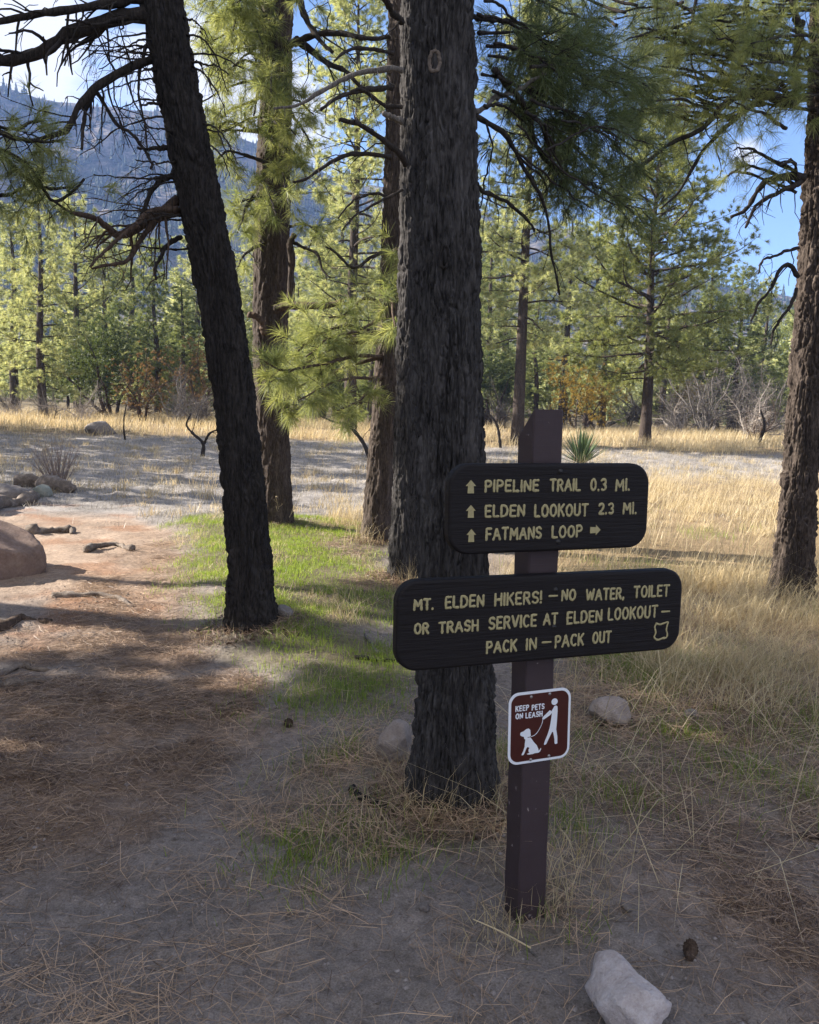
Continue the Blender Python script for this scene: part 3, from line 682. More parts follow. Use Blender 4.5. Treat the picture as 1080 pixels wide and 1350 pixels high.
def near_tree(name, label, axis, Y, lean_y, mat, seed, foot, flare, **kw):
    """axis: (px, py, width px) up the trunk; its depth changes by lean_y from foot to top"""
    g = gp(*foot); g[2] = gz(g) - .02
    root = thing(name, g, label, 'pine tree', 'pines along the trail')
    m = len(axis); pts = []; rad = []
    for i, (x, y, wpx) in enumerate(axis):
        yy = Y + lean_y * i / (m - 1); pts.append(at(x, y, yy))
        d = pts[-1] - np.array([0, 0, EYE]); depth = d[1] * math.cos(PITCH) - d[2] * math.sin(PITCH)
        rad.append(wpx * depth / F_PX / 2)
    pts = np.array(pts); rad = np.array(rad)
    pts = np.vstack([[pts[0][0], pts[0][1], min(pts[0][2], g[2]) - .15], pts]); rad = np.concatenate([[rad[0]], rad])
    d = unit(pts[-1] - pts[-2]); pts = np.vstack([pts, pts[-1] + d * 1.6, pts[-1] + d * 5.]); rad = np.concatenate([rad, [rad[-1] * .95, rad[-1] * .6]])
    # even spacing for the taper
    P = resample(np.c_[pts, rad], 24)
    trunk_mesh('trunk', P[:, :3], P[:, 3], mat, root, seed=seed, flare=flare, **kw)
    return root
def crown(root, tips, n, L, W, rng, mat, tight=0., name='crown'):
    if not tips: return
    tp = np.array([a for a, b in tips]); td = np.array([b for a, b in tips])
    mb = MB(); mb.add(*needles(tp, td, n, L, W, rng, True, tight)); mb.build(name, mat, root, False)
def limb(root, pts, Y0, Y1, w0, w1, rng, mat, tips, dens=15, tl=0.34, grav=.12, leafy=0., sub=2, wob=.2, up=0., start=.12, n=22, taper=.45):
    mb = MB(); path = px_path(pts, Y0, Y1, n)
    path = path + np.cumsum(rng.standard_normal(path.shape), 0) * .004
    grow(mb, tips, path, pxr(w0, Y0), max(.003, pxr(w1, Y1)), rng, dens, tl, grav, wob, leafy, start, 8, sub, up, taper)
    mb.build('branch', mat, root); return path

def build_leaning():
    rng = np.random.default_rng(11); Y = gp(335, 835)[1]
    t = near_tree('pine_tree', 'black charred pine trunk leaning left beside the path, bare crooked branches on its left', [(333, 838, 74), (331, 812, 62), (327, 700, 55), (312, 550, 52), (291, 400, 55), (281, 350, 56), (251, 200, 55), (221, 50, 53), (213, 0, 53), (190, -120, 50)], Y, .2, M_BARK_BLACK, 21, (335, 835), (.42, .12), na=180, dz=.009, depth=.018, cell=.044)
    tips = []
    L = lambda pts, Y1, w0, w1, **k: limb(t, pts, Y + .15, Y1, w0, w1, rng, M_TWIG_DARK, tips, **k)
    L([(205, 22), (160, 22), (100, 40), (50, 68), (-10, 82), (-90, 90)], Y - .2, 20, 10, dens=15, tl=0.57, grav=.16)
    L([(200, -2), (150, 6), (90, 12), (30, 18), (-40, 34)], Y - .3, 13, 7, dens=15, tl=0.52, grav=.2)
    L([(205, 78), (168, 90), (130, 112), (100, 140), (82, 172), (40, 184), (-10, 170)], Y - .4, 12, 4, dens=18, tl=0.48, grav=.12)
    L([(128, 118), (112, 150), (104, 200)], Y - .2, 6, 3, dens=15, tl=0.34)
    L([(126, 120), (148, 158), (175, 182), (196, 214), (200, 226)], Y, 5, 3, dens=15, tl=0.34)
    L([(212, 40), (190, 60), (180, 110), (186, 150), (190, 200)], Y + .05, 5, 2, dens=17, tl=0.40)
    L([(228, 195), (210, 196), (178, 198)], Y, 9, 3, dens=10, tl=0.29)
    L([(222, 140), (205, 136), (186, 134)], Y, 6, 2.5, dens=13, tl=0.29)
    L([(232, 228), (206, 240), (190, 262), (182, 290)], Y - .1, 8, 3, dens=23, tl=0.40, grav=.25)
    L([(240, 312), (222, 324), (206, 348), (198, 368)], Y - .1, 7, 3, dens=13, tl=0.23)
    limb(t, [(236, 262), (212, 282), (180, 300), (154, 308), (140, 294), (124, 284), (98, 276), (74, 262)], Y + .15, Y - .3, 15, 3, rng, M_TWIG_BROWN, tips, dens=15, tl=0.48, grav=.28)
    limb(t, [(238, 280), (214, 290), (190, 312), (168, 345), (150, 352), (118, 358)], Y + .12, Y - .2, 10, 3, rng, M_TWIG_BROWN, tips, dens=15, tl=0.46, grav=.25)
    limb(t, [(236, 276), (200, 278), (176, 300), (140, 330), (118, 352)], Y + .1, Y - .45, 9, 3, rng, M_TWIG_BROWN, tips, dens=15, tl=0.48, grav=.25)
    # fine drooping dead twigs fanning out on both sides
    for i in range(22):
        y0 = rng.uniform(20, 330); x0 = 203 + y0 * .17; sx = rng.uniform(40, 130); dy = rng.uniform(-25, 70)
        L([(x0, y0), (x0 - sx * .5, y0 + dy * .25), (x0 - sx, y0 + dy)], Y + rng.uniform(-.5, .3), 3, 1.2, dens=13, tl=.34, grav=.3, start=.25)
    for i in range(9):
        y0 = rng.uniform(10, 210); x0 = 236 + y0 * .17; sx = rng.uniform(30, 75); dy = rng.uniform(10, 90)
        L([(x0, y0), (x0 + sx * .5, y0 + dy * .2), (x0 + sx, y0 + dy)], Y + rng.uniform(-.3, .3), 3, 1.2, dens=13, tl=.3, grav=.3, start=.25)
    # needled ends on the left, hanging into the picture
    for pts, Y1 in (([(-60, 120), (-10, 170), (40, 185), (80, 184)], Y - .3), ([(-70, 190), (-5, 196), (40, 222), (70, 262), (110, 232)], Y - .3), ([(-60, 220), (0, 208), (30, 230), (60, 246), (100, 248)], Y - .2), ([(-80, 150), (-20, 160), (20, 165), (48, 160)], Y - .1), ([(-80, 300), (-30, 270), (10, 262), (40, 255)], Y - .2)):
        limb(t, pts, Y - .6, Y1, 7, 3, rng, M_TWIG_DARK, tips, dens=22, tl=0.34, grav=.08, leafy=.8, up=.1)
    crown(t, tips, 44, .12, .0022, rng, M_NEEDLE)
build_leaning()

def build_second():      # behind the leaning trunk
    rng = np.random.default_rng(12); Y = gp(365, 695)[1]
    t = near_tree('pine_tree', 'upright brown pine with a cut elbow branch, standing behind the leaning black trunk', [(363, 697, 47), (361, 620, 43), (359, 550, 43), (356, 450, 46), (357, 380, 46), (359, 300, 46), (363, 150, 42), (365, 0, 41), (366, -60, 40)], Y, .1, M_BARK_MID, 22, (365, 695), (.15, .25), na=110, dz=.016, depth=.017, cell=.055)
    tips = []
    R_ = pxr(22, Y)
    # the elbow: up-turned limb and the sawn stub
    limb(t, [(362, 408), (372, 404), (382, 398), (384, 370), (384, 340), (381, 318), (386, 308)], Y - .2, Y - .35, 11, 8, rng, M_BARK_BROWN, tips, dens=2, tl=.3, start=.6)
    limb(t, [(370, 404), (388, 401), (410, 402), (432, 400), (452, 396)], Y - .25, Y - .45, 10, 8.5, rng, M_TWIG_BROWN, tips, dens=1.5, tl=.25, start=.2)
    limb(t, [(386, 318), (402, 328), (418, 336), (424, 358), (434, 370)], Y - .3, Y - .6, 5, 2.5, rng, M_TWIG_DARK, tips, dens=6, tl=.4)
    limb(t, [(328, 414), (344, 422), (350, 440)], Y - .3, Y - .22, 8, 9, rng, M_TWIG_BROWN, tips, dens=0, tl=.1)
    D = lambda pts, Y1, w0, w1, **k: limb(t, pts, Y - .1, Y1, w0, w1, rng, M_TWIG_DARK, tips, **k)
    D([(382, 58), (394, 54), (420, 44), (450, 44), (480, 50), (512, 46)], Y - 1., 10, 5, dens=4, tl=.7, grav=.2)
    D([(390, 52), (412, 68), (430, 82), (452, 90), (470, 108), (490, 128)], Y - .9, 9, 4, dens=5, tl=.6, grav=.2)
    D([(396, 0), (404, 24), (416, 44), (440, 70)], Y - .6, 9, 5, dens=5, tl=.6)
    for pts, lf in (([(350, 168), (330, 170), (300, 160), (276, 190)], 1.), ([(350, 60), (320, 66), (285, 64), (262, 40)], .9), ([(345, 20), (310, 20), (270, 30)], 1.), ([(372, 140), (392, 160), (410, 185)], 1.), ([(370, 100), (345, 110), (335, 150)], 1.), ([(352, 215), (325, 205), (300, 200), (280, 215)], 1.), ([(368, 190), (390, 205), (402, 235)], 1.), ([(352, 260), (330, 262), (306, 268)], 1.), ([(368, 60), (380, 85), (376, 130)], 1.), ([(350, -20), (330, 10), (345, 60)], 1.), ([(372, -30), (395, -10), (420, 0)], 1.), ([(350, 320), (325, 330), (312, 350)], .5)):
        D(pts, Y - .8, 5, 2, dens=9, tl=.45, leafy=lf, up=.08, start=.25)
    for i in range(17):      # needled twigs crowding the upper trunk
        x0 = rng.uniform(330, 385); y0 = rng.uniform(-40, 330); x1 = x0 + rng.normal(-20, 60); y1 = y0 + rng.uniform(5, 60)
        D([(x0, y0), ((x0 + x1) / 2, (y0 + y1) / 2 - 10), (x1, y1)], Y - rng.uniform(.3, 1.6), 3.5, 1.6, dens=9, tl=.35, leafy=1., up=.06, start=.2)
    for i in range(16):
        x1 = rng.uniform(245, 330); y1 = rng.uniform(-20, 100); x0 = 350; y0 = y1 + rng.uniform(-40, 40)
        D([(x0, y0), ((x0 + x1) / 2, (y0 + y1) / 2 - 15), (x1, y1)], Y - rng.uniform(-.5, 1.4), 4, 1.6, dens=8, tl=.45, leafy=.9, up=.06, start=.25)
    crown(t, tips, 46, .17, .0032, rng, M_NEEDLE)
build_second()

def build_third():
    rng = np.random.default_rng(13); Y = gp(497, 715)[1]
    t = near_tree('pine_tree', 'slim red brown pine trunk seen left of the thick grey trunk, furthest of that group', [(496, 716, 40), (500, 640, 35), (507, 550, 34), (513, 450, 32), (518, 350, 31), (521, 250, 30), (525, 100, 29), (527, 0, 28), (529, -60, 27)], Y, .15, M_BARK_BROWN, 23, (497, 715), (.2, .2), na=90, dz=.015, depth=.014, cell=.05)
    tips = []
    D = lambda pts, Y1, w0, w1, **k: limb(t, pts, Y - .05, Y1, w0, w1, rng, M_TWIG_DARK, tips, **k)
    D([(514, 208), (480, 203), (450, 206), (420, 222), (398, 236), (380, 240)], Y - .9, 7, 3, dens=6, tl=.6, grav=.3)
    D([(516, 116), (480, 118), (450, 125), (420, 144)], Y - .8, 8, 4, dens=6, tl=.5, grav=.25)
    D([(518, 70), (490, 66), (462, 68), (445, 82)], Y - .6, 6, 3, dens=6, tl=.45, grav=.2)
    D([(512, 258), (490, 252), (465, 262), (445, 285)], Y - .6, 4, 2, dens=7, tl=.5, grav=.3)
    D([(510, 330), (490, 340), (465, 352), (440, 330), (430, 322)], Y - .6, 5, 2, dens=5, tl=.5, grav=.1)
    # the bright needled sprays between the trunks
    for pts in ([(505, 400), (480, 395), (455, 415), (430, 420)], [(505, 440), (470, 440), (430, 445), (400, 470)], [(503, 470), (460, 470), (420, 480), (370, 490), (345, 480)], [(503, 500), (470, 500), (430, 510), (395, 530)], [(505, 420), (480, 430), (450, 450), (420, 500)], [(507, 350), (520, 330), (530, 345)], [(506, 480), (480, 520), (440, 540)], [(505, 450), (450, 455), (400, 480), (360, 500)], [(505, 380), (515, 400), (520, 430)], [(503, 440), (455, 430), (410, 450), (352, 505)], [(503, 470), (440, 490), (380, 520), (375, 545)]):
        limb(t, pts, Y - .05, Y - rng.uniform(.4, 1.9), 5, 2, rng, M_TWIG_BROWN, tips, dens=7, tl=.42, leafy=1., up=.05, start=.25, grav=.06)
    crown(t, tips, 60, .20, .0034, rng, M_NEEDLE)
build_third()

def build_fourth():
    rng = np.random.default_rng(14); Y = gp(532, 765)[1]
    t = near_tree('pine_tree', 'dark grey pine trunk half hidden directly behind the thick trunk beside the sign', [(534, 767, 46), (538, 700, 43), (541, 600, 42), (544, 500, 42), (547, 350, 41), (549, 200, 40), (549, 50, 39), (549, 0, 39), (550, -60, 38)], Y, .1, M_BARK_GREY, 24, (532, 765), (.15, .2), na=120, dz=.013, depth=.017, cell=.05)
    tips = []
    D = lambda pts, Y1, w0, w1, mat=M_TWIG_DARK, **k: limb(t, pts, Y - .1, Y1, w0, w1, rng, mat, tips, **k)
    D([(530, 92), (510, 90), (480, 96), (455, 105), (425, 122), (395, 140), (365, 147)], Y - .6, 8, 3.5, M_TWIG_GREY, dens=3, tl=.35, grav=.25)
    D([(535, 218), (520, 200), (495, 182), (470, 168), (440, 158)], Y - .6, 8, 5, dens=4, tl=.4, grav=.3)
    D([(530, 160), (518, 157), (512, 156)], Y - .35, 8, 6, M_TWIG_GREY, dens=0)
    D([(530, 30), (518, 10), (506, -12)], Y - .3, 9, 7, dens=2, tl=.3)
    D([(530, 140), (505, 140), (475, 118), (450, 128)], Y - .5, 6, 3, dens=6, tl=.45, grav=.3)
    D([(532, 250), (500, 262), (470, 280), (450, 300)], Y - .5, 4, 2, dens=8, tl=.4, grav=.3)
build_fourth()

def build_main():
    rng = np.random.default_rng(15); Y = gp(592, 1060)[1]
    t = near_tree('pine_tree', 'thick dark grey pine trunk with furrowed bark directly behind the trail sign', [(593, 1062, 126), (597, 1020, 109), (600, 970, 100), (601, 900, 95), (598, 740, 87), (591, 560, 86), (589, 400, 86), (587, 200, 81), (584, 0, 78), (583, -40, 77)], Y, .05, M_BARK_GREY, 25, (592, 1060), (.34, .11), na=300, dz=.0055, depth=.017, cell=.036)
    tips = []
    # sawn branch scars
    for (px, py, w_, h_, mat) in ((573, 81, 16, 26, M_WOODGREY), (586, 339, 14, 30, M_BARK_BLACK)):
        c = at(px, py, Y - pxr(76, Y) - .012); mb = MB(); th = np.linspace(0, 2 * np.pi, 22)
        ringp = [c + np.array([math.cos(a) * pxr(w_, Y) * .8, .004 * math.cos(2 * a), math.sin(a) * pxr(h_, Y) * .9]) + rng.normal(0, .0012, 3) for a in th]
        mb.add(*tube(ringp, .0065, 7)); mb.build('branch_scar', mat, t)
    D = lambda pts, Y1, w0, w1, mat=M_TWIG_DARK, **k: limb(t, pts, Y + .05, Y1, w0, w1, rng, mat, tips, **k)
    D([(622, 20), (645, 20), (668, 28), (700, 36), (742, 46)], Y + .5, 7, 3, dens=8, tl=.16)
    D([(626, 146), (645, 136), (672, 128), (712, 112)], Y + .3, 7, 4, M_TWIG_GREY, dens=4, tl=.12)
    D([(628, 150), (652, 162), (672, 185), (690, 218), (706, 250), (716, 285), (720, 330), (728, 380)], Y + .4, 7, 2.5, dens=13, tl=.22, grav=.35)
    D([(630, 248), (652, 262), (676, 282), (702, 306)], Y + .5, 6, 3, dens=12, tl=.2, grav=.3)
    D([(652, 92), (676, 116), (700, 160), (712, 200), (740, 228), (790, 256), (840, 290)], Y + .9, 8, 3, dens=10, tl=.26, grav=.25)
    D([(640, 160), (650, 200), (640, 250), (632, 290)], Y + .3, 3, 1.5, dens=16, tl=.2, grav=.4)
    # shaded needled boughs in layers, hanging over to the right
    for (x0, y0, x1, y1, dy) in ((632, -20, 800, 40, .9), (630, 20, 770, 86, .6), (632, 40, 836, 96, 1.2), (640, 60, 806, 132, .8), (645, 70, 856, 150, 1.3), (636, 100, 770, 168, .7), (660, 100, 846, 196, 1.2), (650, 120, 800, 215, 1.0), (640, 140, 716, 196, .4), (700, 130, 862, 236, 1.5), (690, 150, 830, 262, 1.4), (640, 0, 720, 70, .3), (650, 60, 735, 110, .2), (700, 90, 875, 120, 1.7)):
        xm, ym = (x0 + x1) / 2, (y0 + y1) / 2 - rng.uniform(6, 18)
        D([(x0, y0), ((x0 + xm) / 2, (y0 + ym) / 2 - 6), (xm, ym), ((xm + x1) / 2, (ym + y1) / 2 - 4), (x1, y1)], Y + dy, 4.5, 1.6, dens=20, tl=.22, leafy=.92, up=.03, start=.22, grav=.10, taper=.3)
    for i in range(10):
        x1 = rng.uniform(700, 860); y1 = rng.uniform(180, 300)
        D([(700 + rng.uniform(-20, 40), rng.uniform(150, 215)), ((700 + x1) / 2 + 10, y1 - 20), (x1, y1)], Y + rng.uniform(.5, 1.4), 3, 1.4, dens=9, tl=.18, leafy=.35, start=.3, grav=.2)
    crown(t, tips, 34, .115, .0016, rng, M_NEEDLE_SHADED)
build_main()

def build_right():
    rng = np.random.default_rng(16); Y = gp(1040, 795)[1]
    t = near_tree('pine_tree', 'flaky brown pine trunk at the right edge with needled boughs reaching left over the meadow', [(1040, 798, 58), (1047, 740, 46), (1054, 640, 40), (1065, 500, 42), (1077, 350, 42), (1088, 150, 40), (1090, 0, 38), (1090, -80, 37)], Y, .1, M_BARK_BROWN, 26, (1040, 795), (.25, .14), na=190, dz=.009, depth=.024, cell=.042)
    tips = []
    D = lambda pts, Y1, w0, w1, mat=M_TWIG_DARK, **k: limb(t, pts, Y - .05, Y1, w0, w1, rng, mat, tips, **k)
    D([(1068, 128), (1040, 130), (1010, 122), (985, 122), (955, 135), (925, 168), (880, 190), (835, 222), (790, 238)], Y - .8, 12, 3, dens=9, tl=.42, leafy=.35, grav=.15)
    D([(1010, 126), (975, 150), (945, 180), (920, 210), (895, 250), (870, 275)], Y - .6, 7, 2.5, dens=9, tl=.4, leafy=.2, grav=.2)
    D([(1060, 235), (1040, 232), (1015, 238), (1000, 252), (985, 275), (965, 288)], Y - .3, 11, 4, dens=10, tl=.4, grav=.25)
    D([(1058, 238), (1035, 250), (1005, 268), (985, 300)], Y - .4, 8, 3, dens=10, tl=.35, grav=.25)
    D([(1060, 60), (1052, 20), (1048, -30)], Y - .2, 10, 8, dens=4, tl=.3)
    D([(1056, 30), (1054, 70), (1056, 110), (1050, 140)], Y - .3, 10, 7, dens=6, tl=.3)
    D([(916, -30), (914, 20), (913, 60), (918, 95), (930, 125)], Y - .5, 5, 2, dens=5, tl=.3, grav=.3)
    D([(984, -30), (983, 10), (982, 35), (955, 52), (925, 62)], Y + .5, 7, 3, dens=10, tl=.4, leafy=.6)
    D([(1052, 365), (1040, 352), (1028, 360), (1018, 385), (1002, 400), (990, 425)], Y - .2, 6, 2.5, dens=12, tl=.3, grav=.3)
    D([(1050, 380), (1038, 405), (1020, 430), (1012, 455)], Y - .3, 5, 2.5, dens=10, tl=.3, grav=.3)
    D([(1054, 325), (1030, 335), (1010, 345), (1000, 365)], Y - .3, 5, 2, dens=10, tl=.3, grav=.2)
    # fans of twigs with needles between the sky gaps
    for i in range(62):
        x1 = rng.uniform(800, 1040); y1 = rng.uniform(0, 140) + max(0, (940 - x1)) * .35
        x0 = x1 + rng.uniform(50, 130); y0 = y1 + rng.uniform(-20, 35)
        D([(x0, y0), ((x0 + x1) / 2, (y0 + y1) / 2 + rng.uniform(-12, 6)), (x1, y1)], Y + rng.uniform(-1.4, .6), 5, 1.8, dens=8, tl=.36, leafy=.9, up=.1, start=.2, grav=.08)
    for i in range(16):
        x1 = rng.uniform(700, 900); y1 = rng.uniform(-20, 60)
        D([(x1 + rng.uniform(60, 140), y1 + rng.uniform(-30, 10)), (x1 + 50, y1 - 10), (x1, y1)], Y + rng.uniform(-.2, 1.8), 4, 1.6, dens=8, tl=.36, leafy=.95, up=.1, start=.2, grav=.1)
    for i in range(7):
        x1 = rng.uniform(955, 1035); y1 = rng.uniform(190, 235)
        D([(1050, y1 + 20), (x1 + 20, y1 - 5), (x1, y1)], Y + rng.uniform(-.6, .3), 4, 1.8, dens=8, tl=.25, leafy=.5, start=.3)
    crown(t, tips, 44, .125, .0019, rng, M_NEEDLE)
build_right()

# ------------------------------------------------------------------ trees and shrubs of the background: one mesh per variety, each plant its own copy
def pine_variety(seed, H, cb, R, nb, leafn, nl, nw, dens=9, tl=.5, full=1.0, shape=.8, tr=.018):
    rng = np.random.default_rng(seed); wood = MB(); tips = []
    ax = np.array([[0, 0, -.2], [rng.normal(0, .06), rng.normal(0, .06), H * .3], [rng.normal(0, .12), rng.normal(0, .12), H * .65], [0, 0, H]])
    axis = smooth_path(ax, 30); r = H * tr * (1 - np.linspace(0, 1, 30)) ** .8 + .012; r[0:3] *= (1.25, 1.12, 1.04)
    wood.add(*tube(axis, r, 10), .5)
    ga = 2.399963
    for i in range(nb):
        t = (i + rng.random()) / nb; z = H * (cb + (1 - cb) * t ** .92)
        k = min(int(z / H * 29), 28); p = axis[k] + (axis[k + 1] - axis[k]) * (z / H * 29 - k)
        prof = (1 - t) ** shape * min(1, .55 + 2.2 * t) + .06
        l = R * prof * rng.uniform(.65, 1.2); a = i * ga + rng.uniform(-.5, .5)
        d = np.array([math.cos(a), math.sin(a), .05 + .75 * t + rng.uniform(-.15, .2)])
        br = wander(p, d, l, 10, rng, .09, .09 * (1 - t), .16)
        grow(wood, tips, br, max(.008, .016 * l), .004, rng, dens, tl, .03, .16, full, .22, 5, 3, .12)
        tips.append((br[-1], br[-1] - br[-2]))
    nd = MB(); tp = np.array([a for a, b in tips]); td = np.array([b for a, b in tips])
    nd.add(*needles(tp, unit(td) + np.array([0, 0, .25]), leafn, nl, nw, rng, False))
    return wood, nd, H
def bush_variety(seed, H, R, n, nl, nw, per):
    rng = np.random.default_rng(seed); wood = MB(); nd = MB()
    for s in range(4):
        a = rng.uniform(0, 6.28); path = wander((.15 * math.cos(a), .15 * math.sin(a), -.1), (math.cos(a) * .5, math.sin(a) * .5, 1), H * .8, 10, rng, .16, 0, .1)
        grow(wood, [], path, .07 * H / 4, .012, rng, 5, .7, 0, .2, 0, .2, 5, 1)
    c = []; lobes = [(rng.normal(0, R * .42, 2), rng.uniform(.3, .8) * H, rng.uniform(.38, .62) * R) for _ in range(14)]
    while len(c) < n:
        (xy, z, r) = lobes[rng.integers(len(lobes))]; v = unit(rng.standard_normal(3)) * r * rng.uniform(.55, 1.05) * np.array([1, 1, 1.1])
        p = np.array([xy[0], xy[1], z]) + v
        if p[2] > .12 * H: c.append((p, v + np.array([0, 0, r * .5])))
    nd.add(*needles([a for a, b in c], [b for a, b in c], per, nl, nw, rng, False))
    return wood, nd, H
def bare_variety(seed, H, stems, dens=8, leafy=0., spread=.6):
    rng = np.random.default_rng(seed); wood = MB(); tips = []
    for s in range(stems):
        a = rng.uniform(0, 6.28); path = wander((.1 * math.cos(a), .1 * math.sin(a), -.08), (math.cos(a) * spread, math.sin(a) * spread, 1), H * rng.uniform(.6, 1.05), 12, rng, .18, 0, .06)
        grow(wood, tips, path, .011 * H, .003 * H, rng, dens / H * 5, H * .26, -.02, .2, leafy, .15, 5, 3, .05)
    nd = None
    if tips:
        nd = MB(); nd.add(*needles([a for a, b in tips], [b for a, b in tips], 22, .11, .022, rng, False))
    return wood, nd, H
VAR = {}
def variety(key, parts, wood_mat, leaf_mat):
    wood, nd, H = parts
    a = wood.mesh(key + '_wood'); a.materials.append(wood_mat)
    b = None
    if nd is not None: b = nd.mesh(key + '_leaves', False); b.materials.append(leaf_mat)
    VAR[key] = (a, b, H)
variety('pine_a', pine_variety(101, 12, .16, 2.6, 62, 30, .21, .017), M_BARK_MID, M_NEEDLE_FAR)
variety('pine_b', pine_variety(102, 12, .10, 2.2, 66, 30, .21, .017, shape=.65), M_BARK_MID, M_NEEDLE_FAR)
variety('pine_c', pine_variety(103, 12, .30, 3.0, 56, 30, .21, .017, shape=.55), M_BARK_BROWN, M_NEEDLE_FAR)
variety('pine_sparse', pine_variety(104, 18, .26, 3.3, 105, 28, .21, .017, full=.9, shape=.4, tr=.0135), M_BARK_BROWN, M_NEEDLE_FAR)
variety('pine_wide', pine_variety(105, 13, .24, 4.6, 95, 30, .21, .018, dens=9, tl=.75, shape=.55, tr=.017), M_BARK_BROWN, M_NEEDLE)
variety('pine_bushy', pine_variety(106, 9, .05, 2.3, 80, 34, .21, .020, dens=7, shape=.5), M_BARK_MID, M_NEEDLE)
variety('pine_tall', pine_variety(107, 13, .44, 2.1, 64, 34, .21, .020, dens=7, shape=.4), M_BARK_MID, M_NEEDLE)
variety('juniper_a', bush_variety(111, 4, 2.0, 1500, .16, .022, 22), M_BARK_MID, M_JUNIPER)
variety('juniper_b', bush_variety(112, 4, 1.6, 1300, .16, .022, 22), M_BARK_MID, M_JUNIPER)
variety('gold_bush', bush_variety(113, 4, 1.7, 900, .14, .022, 20), M_BARK_MID, M_GOLD)
variety('bare_a', bare_variety(121, 4, 10, 10), M_TWIG_GREY, None)
variety('bare_b', bare_variety(122, 4, 7, 11, 0, .4), M_TWIG_GREY, None)
variety('bare_c', bare_variety(123, 4, 5, 9, 0, .8), M_TWIG_BROWN, None)
variety('bare_pale', bare_variety(125, 4, 8, 11, 0, .5), M_TWIG_PALE, None)
variety('rust_bush', bare_variety(124, 4, 5, 10, .8, .3), M_TWIG_BROWN, M_RUST)
for k_ in ('pine_a', 'pine_b', 'pine_c'):
    a_, b_, H_ = VAR[k_]; b2_ = b_.copy(); b2_.materials.clear(); b2_.materials.append(M_NEEDLE_DEEP); VAR[k_ + '_deep'] = (a_, b2_, H_)
def plant(key, px, Y, top, name, label, cat, group, rot, base=None, wide=1., pos=None, height=None):
    if pos is not None: p = np.array([pos[0], pos[1], 0.])
    elif base is not None: p = gp(px, base)
    else: p = at(px, 540, Y)
    p[2] = gz(p, False) - .02
    h = height if height else at(px, top, p[1])[2] - p[2]
    wood, leaf, H = VAR[key]; s = h / H
    root = thing(name, p, label, cat, group); root.scale = (s * wide, s * wide, s); root.rotation_euler = (0, 0, rot)
    pine = cat == 'pine tree' or cat == 'juniper'
    o = bpy.data.objects.new('trunk' if pine else 'stems', wood); COL.objects.link(o); o.parent = root
    if leaf is not None:
        o = bpy.data.objects.new('crown' if pine else 'leaves', leaf); COL.objects.link(o); o.parent = root
    return root
P_ = 'pines across the meadow'; B_ = 'bare grey shrubs along the meadow edge'; J_ = 'junipers across the meadow'
